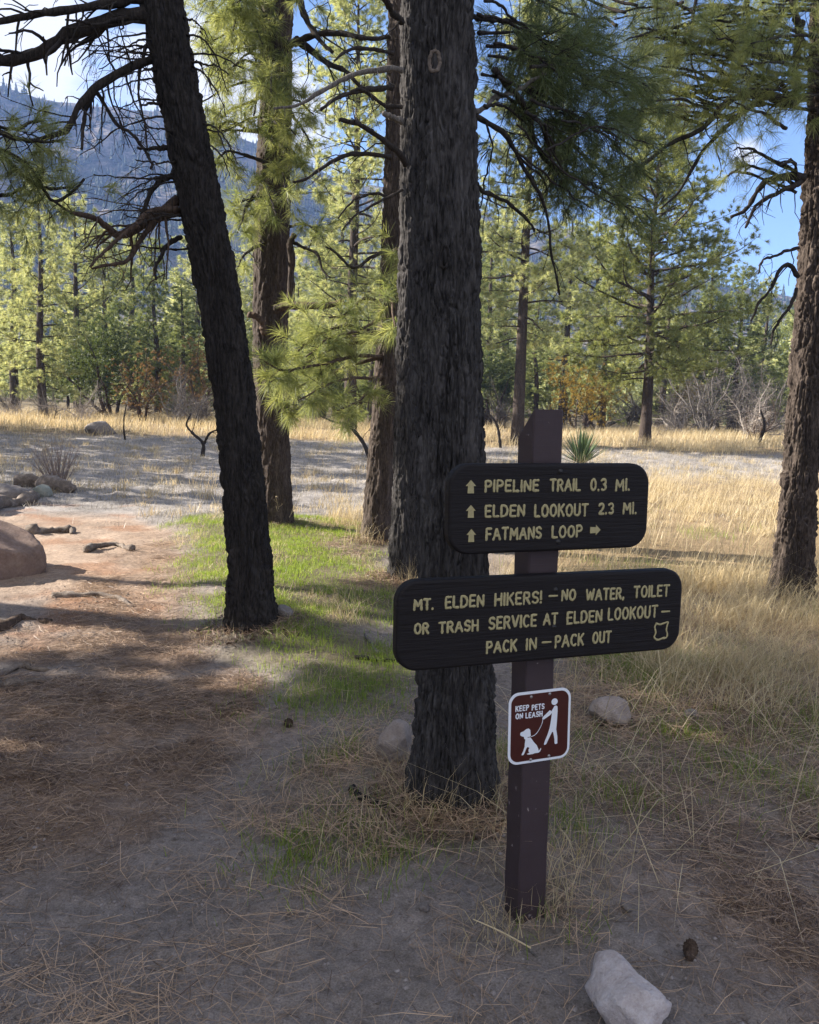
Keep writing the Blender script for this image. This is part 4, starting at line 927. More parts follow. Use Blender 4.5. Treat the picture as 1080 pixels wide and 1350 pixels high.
for a in (
 ('pine_a', 57, 38, 222, 'pine_tree', 'sunlit pine with a dark low trunk at the far left edge of the meadow', 0.3, 1.05),
 ('pine_b', -45, 41, 180, 'pine_tree', 'pine cut by the left edge of the picture, behind the boulder side of the meadow', 1.9, 1.1),
 ('pine_c_deep', 140, 56, 300, 'pine_tree', 'pale pine rising behind the dark rounded juniper', 2.7, 1.2),
 ('pine_b_deep', 208, 47, 315, 'pine_tree', 'yellow green pine behind the rusty bush, left of the leaning trunk', 4.1, 1.2),
 ('pine_a', 262, 54, 262, 'pine_tree', 'tall pale pine half hidden by the leaning black trunk', 5.2, 1.2),
 ('pine_b', 312, 48, 335, 'pine_tree', 'low bright pine in the gap between leaning trunk and elbow pine', 0.9, 1.1),
 ('pine_sparse', 462, 30, -40, 'pine_tree', 'tall yellow green pine behind the dead branches between the trunks', 3.6, 1.1),
 ('pine_c_deep', 425, 45, 320, 'pine_tree', 'bright pine beyond the meadow under the sawn elbow branch', 1.2, 1.2),
 ('pine_a', 508, 50, 290, 'pine_tree', 'pale pine hidden behind the thick grey trunk', 2.2, 1.1),
 ('pine_b_deep', 640, 47, 300, 'pine_tree', 'green pine just right of the thick grey trunk, beyond the meadow', 5.6, 1.2),
 ('pine_a', 742, 52, 285, 'pine_tree', 'pale green pine behind the top of the sign post', 0.2, 1.3),
 ('pine_b', 795, 46, 365, 'pine_tree', 'short yellow green pine left of the red brown meadow trunk', 3.1, 1.3),
 ('pine_a_deep', 925, 52, 330, 'pine_tree', 'green pine behind the grey thicket, right of the red brown meadow trunk', 4.5, 1.25),
 ('pine_b', 1000, 58, 365, 'pine_tree', 'far pine low behind the grey thicket, left of the right edge trunk', 1.5, 1.2),
 ('pine_a', 1080, 50, 345, 'pine_tree', 'pine behind the flaky trunk at the right edge', 2.9, 1.1),
 ('pine_b', 20, 50, 270, 'pine_tree', 'far pale pine between the two left edge pines', 0.7, 1.3),
 ('pine_c', 105, 46, 262, 'pine_tree', 'bright pine just right of the left edge pine with the dark trunk', 3.3, 1.1),
 ('pine_a', 175, 60, 300, 'pine_tree', 'farther pale pine above the dark rounded juniper', 5.0, 1.4),
 ('pine_b_deep', 240, 44, 372, 'pine_tree', 'short bright pine behind the bushes left of the leaning trunk', 0.1, 1.4),
 ('pine_a', 345, 56, 270, 'pine_tree', 'far bright pine behind the elbow pine', 4.4, 1.3),
 ('pine_b', 392, 42, 372, 'pine_tree', 'short bright pine just right of the elbow pine foot', 2.6, 1.4),
 ('pine_a', 445, 58, 255, 'pine_tree', 'far pale pine high between elbow pine and slim red trunk', 6.0, 1.4),
 ('pine_b_deep', 490, 40, 380, 'pine_tree', 'short green pine left of the slim red trunk', 1.7, 1.3),
 ('pine_b_deep', 705, 42, 392, 'pine_tree', 'short bright pine right behind the slender pine', 3.9, 1.3),
 ('pine_a', 660, 60, 262, 'pine_tree', 'far pale pine between thick trunk and slender pine', 2.3, 1.3),
 ('pine_c', 775, 58, 300, 'pine_tree', 'far pale pine behind the short yellow green one', 0.4, 1.4),
 ('pine_b', 872, 47, 372, 'pine_tree', 'pale pine directly behind the wide dark crowned pine', 5.9, 1.4),
 ('pine_c_deep', 965, 50, 352, 'pine_tree', 'green pine rising over the middle of the grey thicket', 1.1, 1.2),
 ('pine_b_deep', 1040, 46, 392, 'pine_tree', 'low pine touching the left side of the right edge trunk', 4.8, 1.2),
 ('pine_c', 585, 55, 230, 'pine_tree', 'far pine behind the thick grey trunk and the sign', 2.0, 1.2)):
    key, px, Y, top, nm, lb, rot, wd = a
    plant(key, px, Y, top, nm, lb, 'pine tree', P_, rot, wide=wd)
plant('pine_sparse', 682, 0, -30, 'pine_tree', 'tall slender pine with a bare lower trunk, left of the sign post top', 'pine tree', P_, 1.0, base=585, wide=1.05)
plant('pine_wide', 850, 0, 160, 'pine_tree', 'wide dark crowned pine with a red brown trunk standing in the meadow', 'pine tree', P_, 2.4, base=584, wide=1.1)
for key, px, Y, top, lb, rot, wd in (
 ('juniper_a', 150, 43, 398, 'large dark rounded juniper beyond the left meadow', .4, 1.0), ('juniper_b', 228, 50, 425, 'dark juniper close behind the rusty bush', 2., 1.1), ('juniper_b', 95, 52, 440, 'dark juniper behind the left edge pine', 1., 1.2),
 ('juniper_a', 330, 50, 440, 'dark juniper behind the elbow pine', 3., 1.), ('juniper_b', 655, 44, 452, 'dark green juniper behind the slender pine', 4., 1.3), ('juniper_a', 905, 50, 478, 'low dark juniper in the grey thicket', 5., 1.4), ('juniper_b', 455, 52, 470, 'dark juniper under the needled sprays', 5.5, 1.3), ('juniper_b', 1010, 56, 470, 'dark juniper beside the right edge trunk', 1.3, 1.2)):
    plant(key, px, Y, top, 'juniper', lb, 'juniper', J_, rot, wide=wd)
plant('gold_bush', 766, 40, 462, 'golden_bush', 'golden yellow bush right of the slender pine', 'bush', None, .5)
plant('gold_bush', 905, 46, 490, 'golden_bush', 'small yellow bush in the grey thicket', 'bush', None, 2.5, wide=.8)
plant('rust_bush', 186, 36, 448, 'rusty_bush', 'rusty leaved crooked bush in front of the dark juniper', 'bush', None, .9, wide=1.1)
plant('rust_bush', 268, 38, 425, 'rusty_bush', 'rusty brown bush close to the leaning trunk', 'bush', None, 3.9, wide=1.)
for key, px, Y, top, lb, rot, wd in (
 ('bare_b', 258, 34, 468, 'pale bare shrub with twisted stems beside the leaning trunk', 1., 1.), ('bare_a', 68, 37, 492, 'pale bare shrub under the left edge pine', 2., 1.), ('bare_pale', 108, 35, 486, 'pale shrub glowing in the sun left of the dead sapling', .7, 1.1), ('bare_pale', 226, 36, 462, 'pale tall bare shrub between rusty bush and leaning trunk', 2.7, 1.), ('bare_pale', 30, 36, 505, 'low pale shrub in the sun near the left edge', 4.7, 1.3), ('bare_pale', 985, 37, 478, 'pale shrub in the sun left of the right edge trunk', 1.7, 1.), ('bare_pale', 905, 40, 492, 'low pale shrub right of the wide pine trunk', 3.7, 1.2), ('bare_a', 15, 42, 500, 'bare shrub at the left edge of the picture', 3., 1.2), ('bare_c', 135, 41, 505, 'dark bare shrub below the large juniper', 4., 1.1), ('bare_a', 225, 44, 500, 'grey bare shrub behind the rusty bush', 5., 1.2),
 ('bare_a', 935, 41, 432, 'tallest grey bare shrub of the thicket near the right trunk', .5, 1.), ('bare_b', 975, 44, 440, 'grey bare shrub right of the tallest one', 1.5, 1.2), ('bare_a', 1015, 43, 455, 'grey bare shrub touching the right edge trunk', 2.5, 1.), ('bare_a', 890, 45, 480, 'grey bare shrub right of the wide pine', 3.5, 1.2), ('bare_c', 1000, 36, 500, 'brown bare shrub low in front of the grey thicket', 4.5, 1.), ('bare_b', 828, 47, 490, 'grey bare shrub left of the wide pine trunk', 5.5, 1.2), ('bare_a', 662, 42, 480, 'grey bare shrub between thick trunk and slender pine', .2, 1.), ('bare_a', 725, 44, 505, 'pale bare brush behind the post top', 1.2, 1.6), ('bare_c', 790, 43, 505, 'brown bare brush under the golden bush', 2.2, 1.4), ('bare_a', 410, 45, 500, 'grey bare shrub right of the elbow pine', 3.2, 1.3), ('bare_c', 470, 42, 505, 'brown bare shrub behind the slim red trunk', 4.2, 1.3), ('bare_b', 1060, 46, 470, 'grey bare shrub behind the right edge trunk', 5.2, 1.2), ('bare_a', 955, 50, 455, 'far grey shrub behind the tallest bare one', .9, 1.5), ('bare_a', 860, 52, 470, 'far grey shrub hidden behind the wide pine', 1.9, 1.5)):
    plant(key, px, Y, top, 'bare_shrub', lb, 'shrub', B_, rot, wide=wd)
# pines standing left of the picture: their shade is what falls across the trail and the meadow
for key, x, c, h, lb in (
 ('pine_bushy', -8.8, 3.0, 9., 'bushy pine outside the view on the left, farther along the trail'), ('pine_bushy', -7.0, 2.4, 9.5, 'bushy pine nearest the trail, left outside the view'), ('pine_bushy', -8.5, .2, 9, 'bushy pine left of the photographer'), ('pine_bushy', -10.5, 1.6, 10, 'bushy pine behind the nearest left one'), ('pine_bushy', -6.4, -1.6, 8, 'bushy pine left behind the photographer'),
 ('pine_tall', -10.2, 2.6, 13.5, 'tall high crowned pine behind the nearest left pines'), ('pine_tall', -10.8, .4, 13.5, 'tall high crowned pine left behind the photographer'), ('pine_tall', -9.2, 4.0, 12, 'tall high crowned pine on the left, short of the boulder'), ('pine_tall', -10.9, 6.45, 13.5, 'slender high crowned pine left of the boulder'), ('pine_tall', -10.5, 5.2, 13.5, 'tall high crowned pine left of the boulder'),
 ('pine_bushy', -16, 12.0, 7.6, 'short pine left of the meadow, nearest of its row'), ('pine_bushy', -16.5, 14.4, 8.2, 'short pine left of the meadow, second of its row'), ('pine_bushy', -16.5, 16.8, 8.6, 'short pine left of the meadow, third of its row'), ('pine_bushy', -17.5, 19.2, 9., 'short pine left of the meadow, fourth of its row'), ('pine_bushy', -20, 21.6, 13, 'tall bushy pine left of the meadow, nearer of two'), ('pine_bushy', -21, 24.4, 13, 'tall bushy pine left of the meadow, farther of two')):
    plant(key, 0, 0, 0, 'pine_tree', lb, 'pine tree', 'pines left of the view', x * 3.3, pos=(x, c - .226 * x), height=h, wide=.48 if lb.startswith('slender') else 1.)

# far wood between the meadow and the mountain: one mass
def far_wood():
    rng = np.random.default_rng(61); mb = MB()
    for _ in range(420):
        Y = rng.uniform(66, 190); x = rng.uniform(-1, 1) * (.62 * Y + 12); g = gz((x, Y), False)
        h = rng.uniform(5, 11); n = 150
        t = rng.random(n) ** .8; a = rng.uniform(0, 6.28, n); r = h * .24 * (1 - t) ** .7 * np.sqrt(rng.random(n)) + .1
        p = np.stack([x + r * np.cos(a), Y + r * np.sin(a), g + h * (.08 + .92 * t)], 1)
        d = np.stack([np.cos(a), np.sin(a), .3 + 0 * a], 1)
        mb.add(*needles(p, d, 5, .85, .16, rng, False))
        mb.add(*tube([(x, Y, g - .2), (x, Y, g + h * .95)], [.16, .03], 5), .2)
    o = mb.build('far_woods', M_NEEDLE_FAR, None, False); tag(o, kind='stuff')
far_wood()

# ------------------------------------------------------------------ the mountain
def mat_mountain():
    m, t, o = new_mat('mountain_rock_and_brush'); v = obj_vec(t)
    n1 = noise_node(t, .02, 8, .65, v); n2 = noise_node(t, .16, 6, .7, v)
    c = ramp(t, n2.outputs[0], [(.36, (.022, .030, .018)), (.47, (.055, .052, .042)), (.58, (.15, .13, .115)), (.7, (.26, .235, .22))])
    c = mixc(t, .4, c, ramp(t, n1.outputs[0], [(.4, (.06, .065, .04)), (.6, (.26, .22, .19))]))
    principled(t, o, c, 1., 0., n2.outputs[0], .8, 3.); return m
RIDGE = [(-1600, 60), (-900, 40), (-300, 70), (0, 106), (60, 122), (130, 130), (200, 146), (280, 160), (400, 205), (470, 232), (560, 252), (650, 272), (760, 305), (850, 345), (950, 372), (1080, 392), (1400, 430), (2200, 470)]
def build_mountain():
    na, nr = 420, 150
    px = np.interp(np.linspace(0, 1, na), np.linspace(0, 1, len(RIDGE)), [p[0] for p in RIDGE]); py = np.interp(px, [p[0] for p in RIDGE], [p[1] for p in RIDGE])
    D = 620.0
    dirs = np.array([ray(a, b) for a, b in zip(px, py)]); az = dirs[:, :2] / np.linalg.norm(dirs[:, :2], axis=1)[:, None]
    hz = EYE + D * dirs[:, 2] / np.linalg.norm(dirs[:, :2], axis=1)
    V = []
    tt = np.linspace(0, 1.35, nr)
    for i, t in enumerate(tt):
        r = 210 + (D - 210) * t
        prof = t ** 1.35 if t <= 1 else 1 - .9 * (t - 1)
        xy = az * r; q = np.stack([xy[:, 0] / 60, xy[:, 1] / 60, np.full(na, .3)], 1)
        gul = fbm(q, 5, 71, .55) * 26 * min(1, t * 1.6) * (1.0 if t < .85 else max(.25, 1 - (t - .85) * 5))
        V.append(np.c_[xy, -2 + hz * prof + gul * np.clip(hz / 120, .3, 1.2)])
    V = np.array(V); i = np.arange(nr - 1)[:, None] * na; j = np.arange(na - 1)[None]
    Q = np.stack([i + j, i + j + 1, i + na + j + 1, i + na + j], -1).reshape(-1, 4)
    o = mk('mountain', V.reshape(-1, 3), Q, mat_mountain(), None, True); tag(o, kind='structure')
    # forest on its upper slopes
    rng = np.random.default_rng(72); mb = MB()
    for _ in range(4200):
        a = rng.integers(0, na); t = rng.beta(2.6, 1.4); b = min(nr - 1, int(t * (nr - 1) / 1.35 * 1.02)); p = V[b, a] + rng.normal(0, 1, 3) * np.array([1, 1, 0])
        h = rng.uniform(4, 8.5); n = 5
        for k in range(3):
            z0, z1, rr = h * (.05 + .28 * k), h * (.48 + .26 * k), h * .23 * (1 - .27 * k)
            th = np.arange(n) * 6.283 / n + rng.uniform(0, 6)
            W_ = np.vstack([np.stack([p[0] + rr * np.cos(th) * rng.uniform(.7, 1.2, n), p[1] + rr * np.sin(th) * rng.uniform(.7, 1.2, n), np.full(n, p[2] + z0)], 1), [[p[0], p[1], p[2] + z1]]])
            mb.add(W_, None, np.stack([np.arange(n), (np.arange(n) + 1) % n, np.full(n, n)], 1), rng.uniform(0, .6))
    o = mb.build('mountain_forest', mat_simple('far_conifers', (.030, .042, .022), .95, 0, .4, .2), None, False); tag(o, kind='stuff')
build_mountain()

# ------------------------------------------------------------------ rocks, wood and small things on the ground
def rock(name, label, p, size, rotz, mat, seed, cuts=9, cut=(.62, .92), rough=.08, sink=.2, tilt=(0, 0), cat='rock', group=None, sub=5):
    rng = np.random.default_rng(seed); bm = bmesh.new(); bmesh.ops.create_icosphere(bm, subdivisions=sub, radius=1)
    me = bpy.data.meshes.new(name); bm.to_mesh(me); bm.free()
    V = np.array([v.co[:] for v in me.vertices])
    for _ in range(cuts):
        n = unit(rng.standard_normal(3)); d = rng.uniform(*cut); e = V @ n - d
        V = V - np.where(e > 0, e * .93, 0)[:, None] * n
    V = V * (1 + rough * fbm(V * 1.6 + seed, 4, seed)[:, None] + rough * .35 * fbm(V * 7 + seed, 3, seed + 3)[:, None])
    V = V * np.array(size)
    R = np.array(Matrix.Rotation(rotz, 3, 'Z') @ Matrix.Rotation(tilt[0], 3, 'X') @ Matrix.Rotation(tilt[1], 3, 'Y'))
    V = V @ R.T
    V[:, 2] -= V[:, 2].min() + sink * (V[:, 2].max() - V[:, 2].min())
    me.vertices.foreach_set('co', V.astype(np.float32).ravel()); me.update()
    me.polygons.foreach_set('use_smooth', np.ones(len(me.polygons), bool))
    o = obj(name, me, mat); p = np.array(p, float); o.location = (p[0], p[1], gz(p)); tag(o, label, cat, group); return o
rock('boulder', 'large reddish boulder cut by the left edge beside the trail', gp(-62, 745), (.86, .62, .47), .1, M_ROCK_RED, 3, 10, (.74, .95), .08, .40, (0, .10), 'boulder')
rock('rock', 'pale pinkish rock lying at the foot of the sign in front', gp(824, 1352), (.128, .165, .115), .34, M_ROCK_PALE, 7, 18, (.46, .8), .15, .10, (-.25, .12))
rock('rock', 'brown rounded rock on the grass right of the sign post', gp(804, 951), (.112, .085, .088), .2, M_ROCK_TAN, 9, 10, (.6, .9), .09, .18)
rock('rock', 'grey rock half buried left of the thick trunk foot', gp(521, 1006), (.10, .085, .115), 1., M_ROCK_TAN, 12, 10, (.6, .9), .09, .2)
rock('rock', 'small grey stone at the foot of the leaning trunk', gp(374, 826), (.07, .09, .05), .4, M_ROCK_GREY, 14, 9, sub=4)
rock('rock', 'wide smooth grey rock behind the boulder at the left edge', gp(2, 655), (.52, .4, .19), .2, M_ROCK_GREY, 15, 6, (.7, .95), .09, .3)
rock('rock', 'small pale green rock in front of the old log', gp(55, 652), (.17, .14, .13), .9, mat_rock('lichen_rock', (.14, .15, .12), (.24, .25, .21), (.36, .36, .32)), 16, 7, sub=4)
rock('rock', 'lone brown rock on the sunlit far meadow', gp(134, 572), (.55, .4, .33), .3, M_ROCK_GREY, 17, 8, sub=4)
for (x, y, s, lb) in ((297, 1155, .012, 'tiny grey stone alone on the bare trail soil'), (912, 945, .04, 'small pale stone in the dry grass right of the brown rock'), (740, 1095, .016, 'small pale stone in the needles right of the post'), (560, 1193, .018, 'dull pebble left of the post foot'), (85, 1338, .022, 'small dark stone at the bottom left corner'), (240, 1255, .015, 'small dark stone on the trail, lower middle'), (826, 1192, .017, 'pale chip above the front rock')):
    rock('stone', lb, gp(x, y), (s * 1.2, s, s * .75), x, M_ROCK_GREY, int(x), 9, sub=3, cat='stone')
def log(name, label, pts, r0, r1, mat, seed, lift=.4, cat='stick', rough=.4, sides=14, twigs=0):
    rng = np.random.default_rng(seed); P = np.array([gp(*p) for p in pts])
    for p in P: p[2] = gz(p, False)
    path = smooth_path(P, 30); t = np.linspace(0, 1, 30); rad = r0 + (r1 - r0) * t; rad = rad * (1 + rough * vnoise(np.stack([t * 6, t * 0 + seed, t * 0], 1), seed))
    path[:, 2] = ground_h(path[:, 0], path[:, 1], False) + rad * lift - (.25 * r0 * np.abs(np.linspace(-1, 1, 30)) ** 3 if lift < .3 else 0) + .004
    path[:, 0] += r0 * .5 * np.sin(t * 9 + seed); path[:, 1] += r0 * .9 * np.sin(t * 6 + seed * 2)
    path += np.cumsum(rng.standard_normal(path.shape), 0) * r0 * .06
    path[0, 2] = max(path[0, 2], gz(path[0], False)); mb = MB()
    V, Q, T = tube(path, rad, sides); V = V + (fbm(V / (r0 * .8), 4, seed, .65) * r0 * .5)[:, None] * np.array([.4, .4, 1]); mb.add(V, Q, T, .6)
    for _ in range(twigs):
        k = rng.integers(5, 26); tw = wander(path[k], unit(np.array([rng.normal(), rng.normal(), .5])), r0 * rng.uniform(4, 9), 5, rng, .2, .1); mb.add(*tube(tw, np.linspace(r1 * .5, r1 * .2, 6), 5), .5)
    o = mb.build(name, mat, None, True, path[0]); tag(o, label, cat); return o
log('old_log', 'short weathered log with split grain by the left bend of the trail', [(28, 641), (62, 645), (100, 646)], .13, .11, M_WOODGREY, 31, .8, 'log')
log('old_log', 'grey log lying at the left edge behind the boulder', [(-40, 674), (5, 664), (42, 655)], .11, .08, M_WOODGREY, 32, .8, 'log')
R_ = 'roots and wood across the trail'
for a in (('tree_root', 'brown root just behind the boulder on the trail', [(34, 698), (58, 696), (80, 697), (97, 700)], .09, .02, M_WOODGREY, 33), ('bark_slab', 'pale broken bark piece lying in the middle of the trail', [(114, 722), (132, 718), (155, 716), (180, 720)], .045, .03, M_WOODGREY, 34),
          ('tree_root', 'half grey root with a dark cut end in the trail litter', [(68, 782), (100, 782), (130, 780), (160, 784), (176, 795)], .035, .018, M_WOODGREY, 35), ('tree_root', 'dark root at the left edge below the boulder', [(-30, 822), (0, 817), (30, 811), (60, 815)], .055, .024, M_TWIG_BROWN, 36), ('tree_root', 'upper grey root in the shade at the left edge', [(-30, 888), (0, 876), (28, 868), (50, 871), (80, 870)], .036, .014, M_WOODGREY, 37), ('tree_root', 'lower grey root in the shade at the left edge', [(-30, 900), (0, 896), (40, 889), (82, 884)], .040, .014, M_WOODGREY, 38),
          ('burnt_stick', 'short burnt black stick at the foot of the thick trunk', [(462, 1048), (480, 1060), (500, 1075), (522, 1090)], .016, .013, M_BARK_BLACK, 39), ('burnt_stick', 'black root stub right of the burnt stick below the trunk', [(612, 1070), (606, 1082), (600, 1094)], .014, .008, M_BARK_BLACK, 40),
          ('broken_branch', 'cut branch end poking in at the right edge', [(1056, 1102), (1085, 1102), (1130, 1108)], .016, .016, M_TWIG_BROWN, 41), ('broken_branch', 'pale forked twig on the grass behind the board end', [(483, 846), (490, 858), (497, 868)], .012, .009, M_TWIG_GREY, 42), ('broken_branch', 'dark branch lying in the grass behind the board end', [(470, 874), (500, 876), (530, 872)], .012, .008, M_TWIG_DARK, 43),
          ('dead_branch', 'thin pale twig right of the brown rock', [(870, 1020), (885, 1045), (905, 1066)], .006, .004, M_TWIG_GREY, 45), ('dead_branch', 'thin pale stick on the soil left of the post foot', [(628, 1212), (660, 1222), (690, 1240), (712, 1258)], .005, .003, M_TWIG_GREY, 46), ('dead_branch', 'short grey stick in the needles at lower right', [(960, 1200), (968, 1188), (975, 1178)], .007, .005, M_TWIG_GREY, 47)):
    nm, lb, pts, r0, r1, mt, sd = a
    log(nm, lb, pts, r0, r1, mt, sd, .12 if 'root' in nm else .55, nm.split('_')[-1] if nm != 'root_flare' else 'root', sides=10)
# standing dead sticks and low plants
def stems(name, label, p, n, h, r, mat, seed, spread=.35, cat='shrub', twigs=3, tl=.25):
    rng = np.random.default_rng(seed); p = np.array(p); p[2] = gz(p); mb = MB()
    for _ in range(n):
        a = rng.uniform(0, 6.28); q = p + np.array([math.cos(a), math.sin(a), 0]) * rng.uniform(0, .12) * spread * 2 - np.array([0, 0, .03])
        path = wander(q, (math.cos(a) * spread * rng.random() * 1.6, math.sin(a) * spread * rng.random() * 1.6, 1), h * rng.uniform(.6, 1.1), 8, rng, .07, 0, .02)
        grow(mb, [], path, r * rng.uniform(.7, 1.2), r * .4, rng, twigs / h, h * tl, -.05, .12, 0, .35, 5, 1, .1)
    return tag(mb.build(name, mat, None, True, p), label, cat)
M_STEMRED = mat_bark('shrub_stem', (.12, .085, .07), (.24, .18, .155), (.36, .30, .27))
M_STALK = mat_simple('dry_stalk', (.50, .40, .24), .7, 0, .2, 40)
stems('bare_shrub', 'reddish many-stemmed bare shrub behind the old log', gp(76, 640), 70, .85, .006, M_STEMRED, 51, .45, twigs=3)
stems('dead_sapling', 'lone dead sapling leaning in the middle of the left meadow', gp(166, 578), 1, 1.3, .04, M_TWIG_DARK, 52, .2, 'sapling', 3, .3)
stems('dry_weed', 'tall dry weed with pale seed heads in front of the elbow pine', gp(372, 697), 3, .62, .004, M_STALK, 53, .35, 'weed', 6, .35)
def dead_limb(label, pts, Y0, Y1, w0, w1, mat, seed, dens=3, tl=.6):
    rng = np.random.default_rng(seed); mb = MB(); path = px_path(pts, Y0, Y1, 20); path[0, 2] = min(path[0, 2], gz(path[0]) - .03)
    grow(mb, [], path, pxr(w0, Y0), pxr(w1, Y1), rng, dens, tl, .03, .2, 0, .2, 6, 2, .1)
    return tag(mb.build('dead_branch', mat, None, True, path[0]), label, 'branch')
Yd = gp(266, 602)[1]; dead_limb('black crooked dead branch standing left of the leaning trunk', [(266, 604), (268, 585), (255, 572), (246, 560), (252, 545)], Yd, Yd, 5, 2, M_TWIG_DARK, 54, 2)
dead_limb('black forked dead branch bent towards the leaning trunk', [(268, 588), (276, 572), (288, 566)], Yd, Yd, 4, 2, M_TWIG_DARK, 55, 2)
Yd = gp(484, 604)[1]; dead_limb('arched black dead branch between elbow pine and slim red trunk', [(488, 606), (478, 582), (458, 560), (440, 556), (422, 548)], Yd, Yd + .6, 6, 2, M_TWIG_DARK, 56, 4, .7)
for k, (pts, base, lb) in enumerate((([(690, 548), (715, 545), (745, 540), (770, 548)], 552, 'pale fallen branch heap behind the post top'), ([(880, 560), (905, 548), (930, 546), (950, 556)], 562, 'grey fallen branch right of the wide pine trunk'), ([(800, 560), (830, 552), (870, 548)], 563, 'grey fallen branch left of the wide pine trunk'), ([(1000, 585), (1008, 562), (1003, 540)], 588, 'dark dead snag left of the right edge trunk'), ([(660, 588), (655, 560), (640, 540)], 590, 'leaning thin dead trunk left of the slender pine'))):
    Yd = gp(pts[0][0], base)[1]; dead_limb(lb, pts, Yd, Yd, 5, 2, M_TWIG_GREY if k < 3 else M_TWIG_DARK, 57 + k, 3, 1.0)
def yucca():
    rng = np.random.default_rng(66); p = gp(766, 612); p[2] = gz(p); V = []; Q = []; T = []; A = []; mb = MB()
    for i in range(90):
        a = rng.uniform(0, 6.28); e = rng.uniform(.15, 1.5); L = rng.uniform(.75, 1.05)
        d = np.array([math.cos(a) * math.cos(e), math.sin(a) * math.cos(e), math.sin(e)]); s = unit(np.cross(d, [0, 0, 1.])) * .028
        n = unit(np.cross(s, d)) * .008; b = p + d * .05
        pts = [b - s * .7, b + n, b + s * .7, b + d * L * .45 - s, b + d * L * .45 + n, b + d * L * .45 + s, b + d * L]
        mb.add(pts, [[0, 1, 4, 3], [1, 2, 5, 4]], [[3, 4, 6], [4, 5, 6]], rng.uniform(.1, 1))
    tag(mb.build('yucca', M_YUCCA, None, False, p), 'spiky green yucca on the meadow just right of the post top', 'plant')
yucca()
def pine_cone(label, px, py, seed):
    rng = np.random.default_rng(seed); p = gp(px, py); p[2] = gz(p) + .018; mb = MB(); ax = unit(np.array([rng.normal(), rng.normal(), .25]))
    s = unit(np.cross(ax, [0, 0, 1.])); u = np.cross(s, ax); L = .056
    mb.add(*tube([p - ax * L * .5, p, p + ax * L * .5], [.012, .016, .006], 8), .3)
    for k in range(70):
        t = k / 70; a = k * 2.39996; r = .020 * math.sin(math.pi * (.12 + .8 * t)) ** .8; d = s * math.cos(a) + u * math.sin(a)
        c = p + ax * (t - .5) * L; w_ = np.cross(d, ax) * .0075; tip = c + d * r + ax * .008
        mb.add([c - w_ * .5, c + w_ * .5, tip + w_, tip - w_, tip + d * .004 + ax * .003], [[0, 1, 2, 3]], [[3, 2, 4]], rng.uniform(.2, .9))
    tag(mb.build('pine_cone', M_TWIG_BROWN, None, False, p), label, 'pine cone')
pine_cone('open pine cone in the needles right of the front rock', 910, 1256, 1)
pine_cone('dark pine cone on the grass left of the sign board', 380, 954, 2)

# ------------------------------------------------------------------ grasses and litter: nobody could count them
def blades(P, H, Wd, rng, lean, bias=(0, 0), curl=.5):
    m = len(P); a = rng.uniform(0, 6.283, m); l = np.abs(rng.normal(0, lean, m))
    d = np.stack([np.cos(a) * l + bias[0], np.sin(a) * l + bias[1], np.ones(m)], 1); d = unit(d); H = np.broadcast_to(H, (m,))[:, None]
    b = rng.uniform(0, 6.283, m); s = np.stack([np.cos(b), np.sin(b), np.zeros(m)], 1) * (np.broadcast_to(Wd, (m,)) / 2)[:, None]
    hx = d.copy(); hx[:, 2] = 0; mid = P + d * H * .55; tip = P + d * H * .95 + hx * H * curl * .6 - np.array([0, 0, 1.]) * H * curl * .12 * rng.random((m, 1))
    V = np.stack([P - s, P + s, mid + s * .8, mid - s * .8, tip], 1).reshape(-1, 3); k = np.arange(m)[:, None] * 5
    return V, k + np.array([[0, 1, 2, 3]]), k + np.array([[3, 2, 4]])
def scatter(n, x0, x1, y0, y1, rng, dens, view=True, power=1.):
    y = y0 + (y1 - y0) * rng.random(n) ** power; x = rng.uniform(x0, x1, n)
    if view: k = np.abs(x) < .56 * y + .9; x, y = x[k], y[k]
    d = dens(x, y); k = rng.random(len(x)) < d; x, y = x[k], y[k]
    return np.stack([x, y, ground_h(x, y)], 1)
FEET = [(gp(a, b), r) for a, b, r in ((335, 835, .2), (365, 695, .24), (497, 715, .18), (532, 765, .16), (592, 1060, .16), (1040, 795, .2))]
def clear(P):
    k = np.ones(len(P), bool)
    for f, r in FEET: k &= np.hypot(P[:, 0] - f[0], P[:, 1] - f[1]) > r
    return P[k]
def stuff(name, mb, mat): o = mb.build(name, mat, None, False); tag(o, kind='stuff'); return o
def clump(x, y, sc, s, lo=-.2, hi=.3): return sstep(lo, hi, noise2(x, y, sc, 3, s))
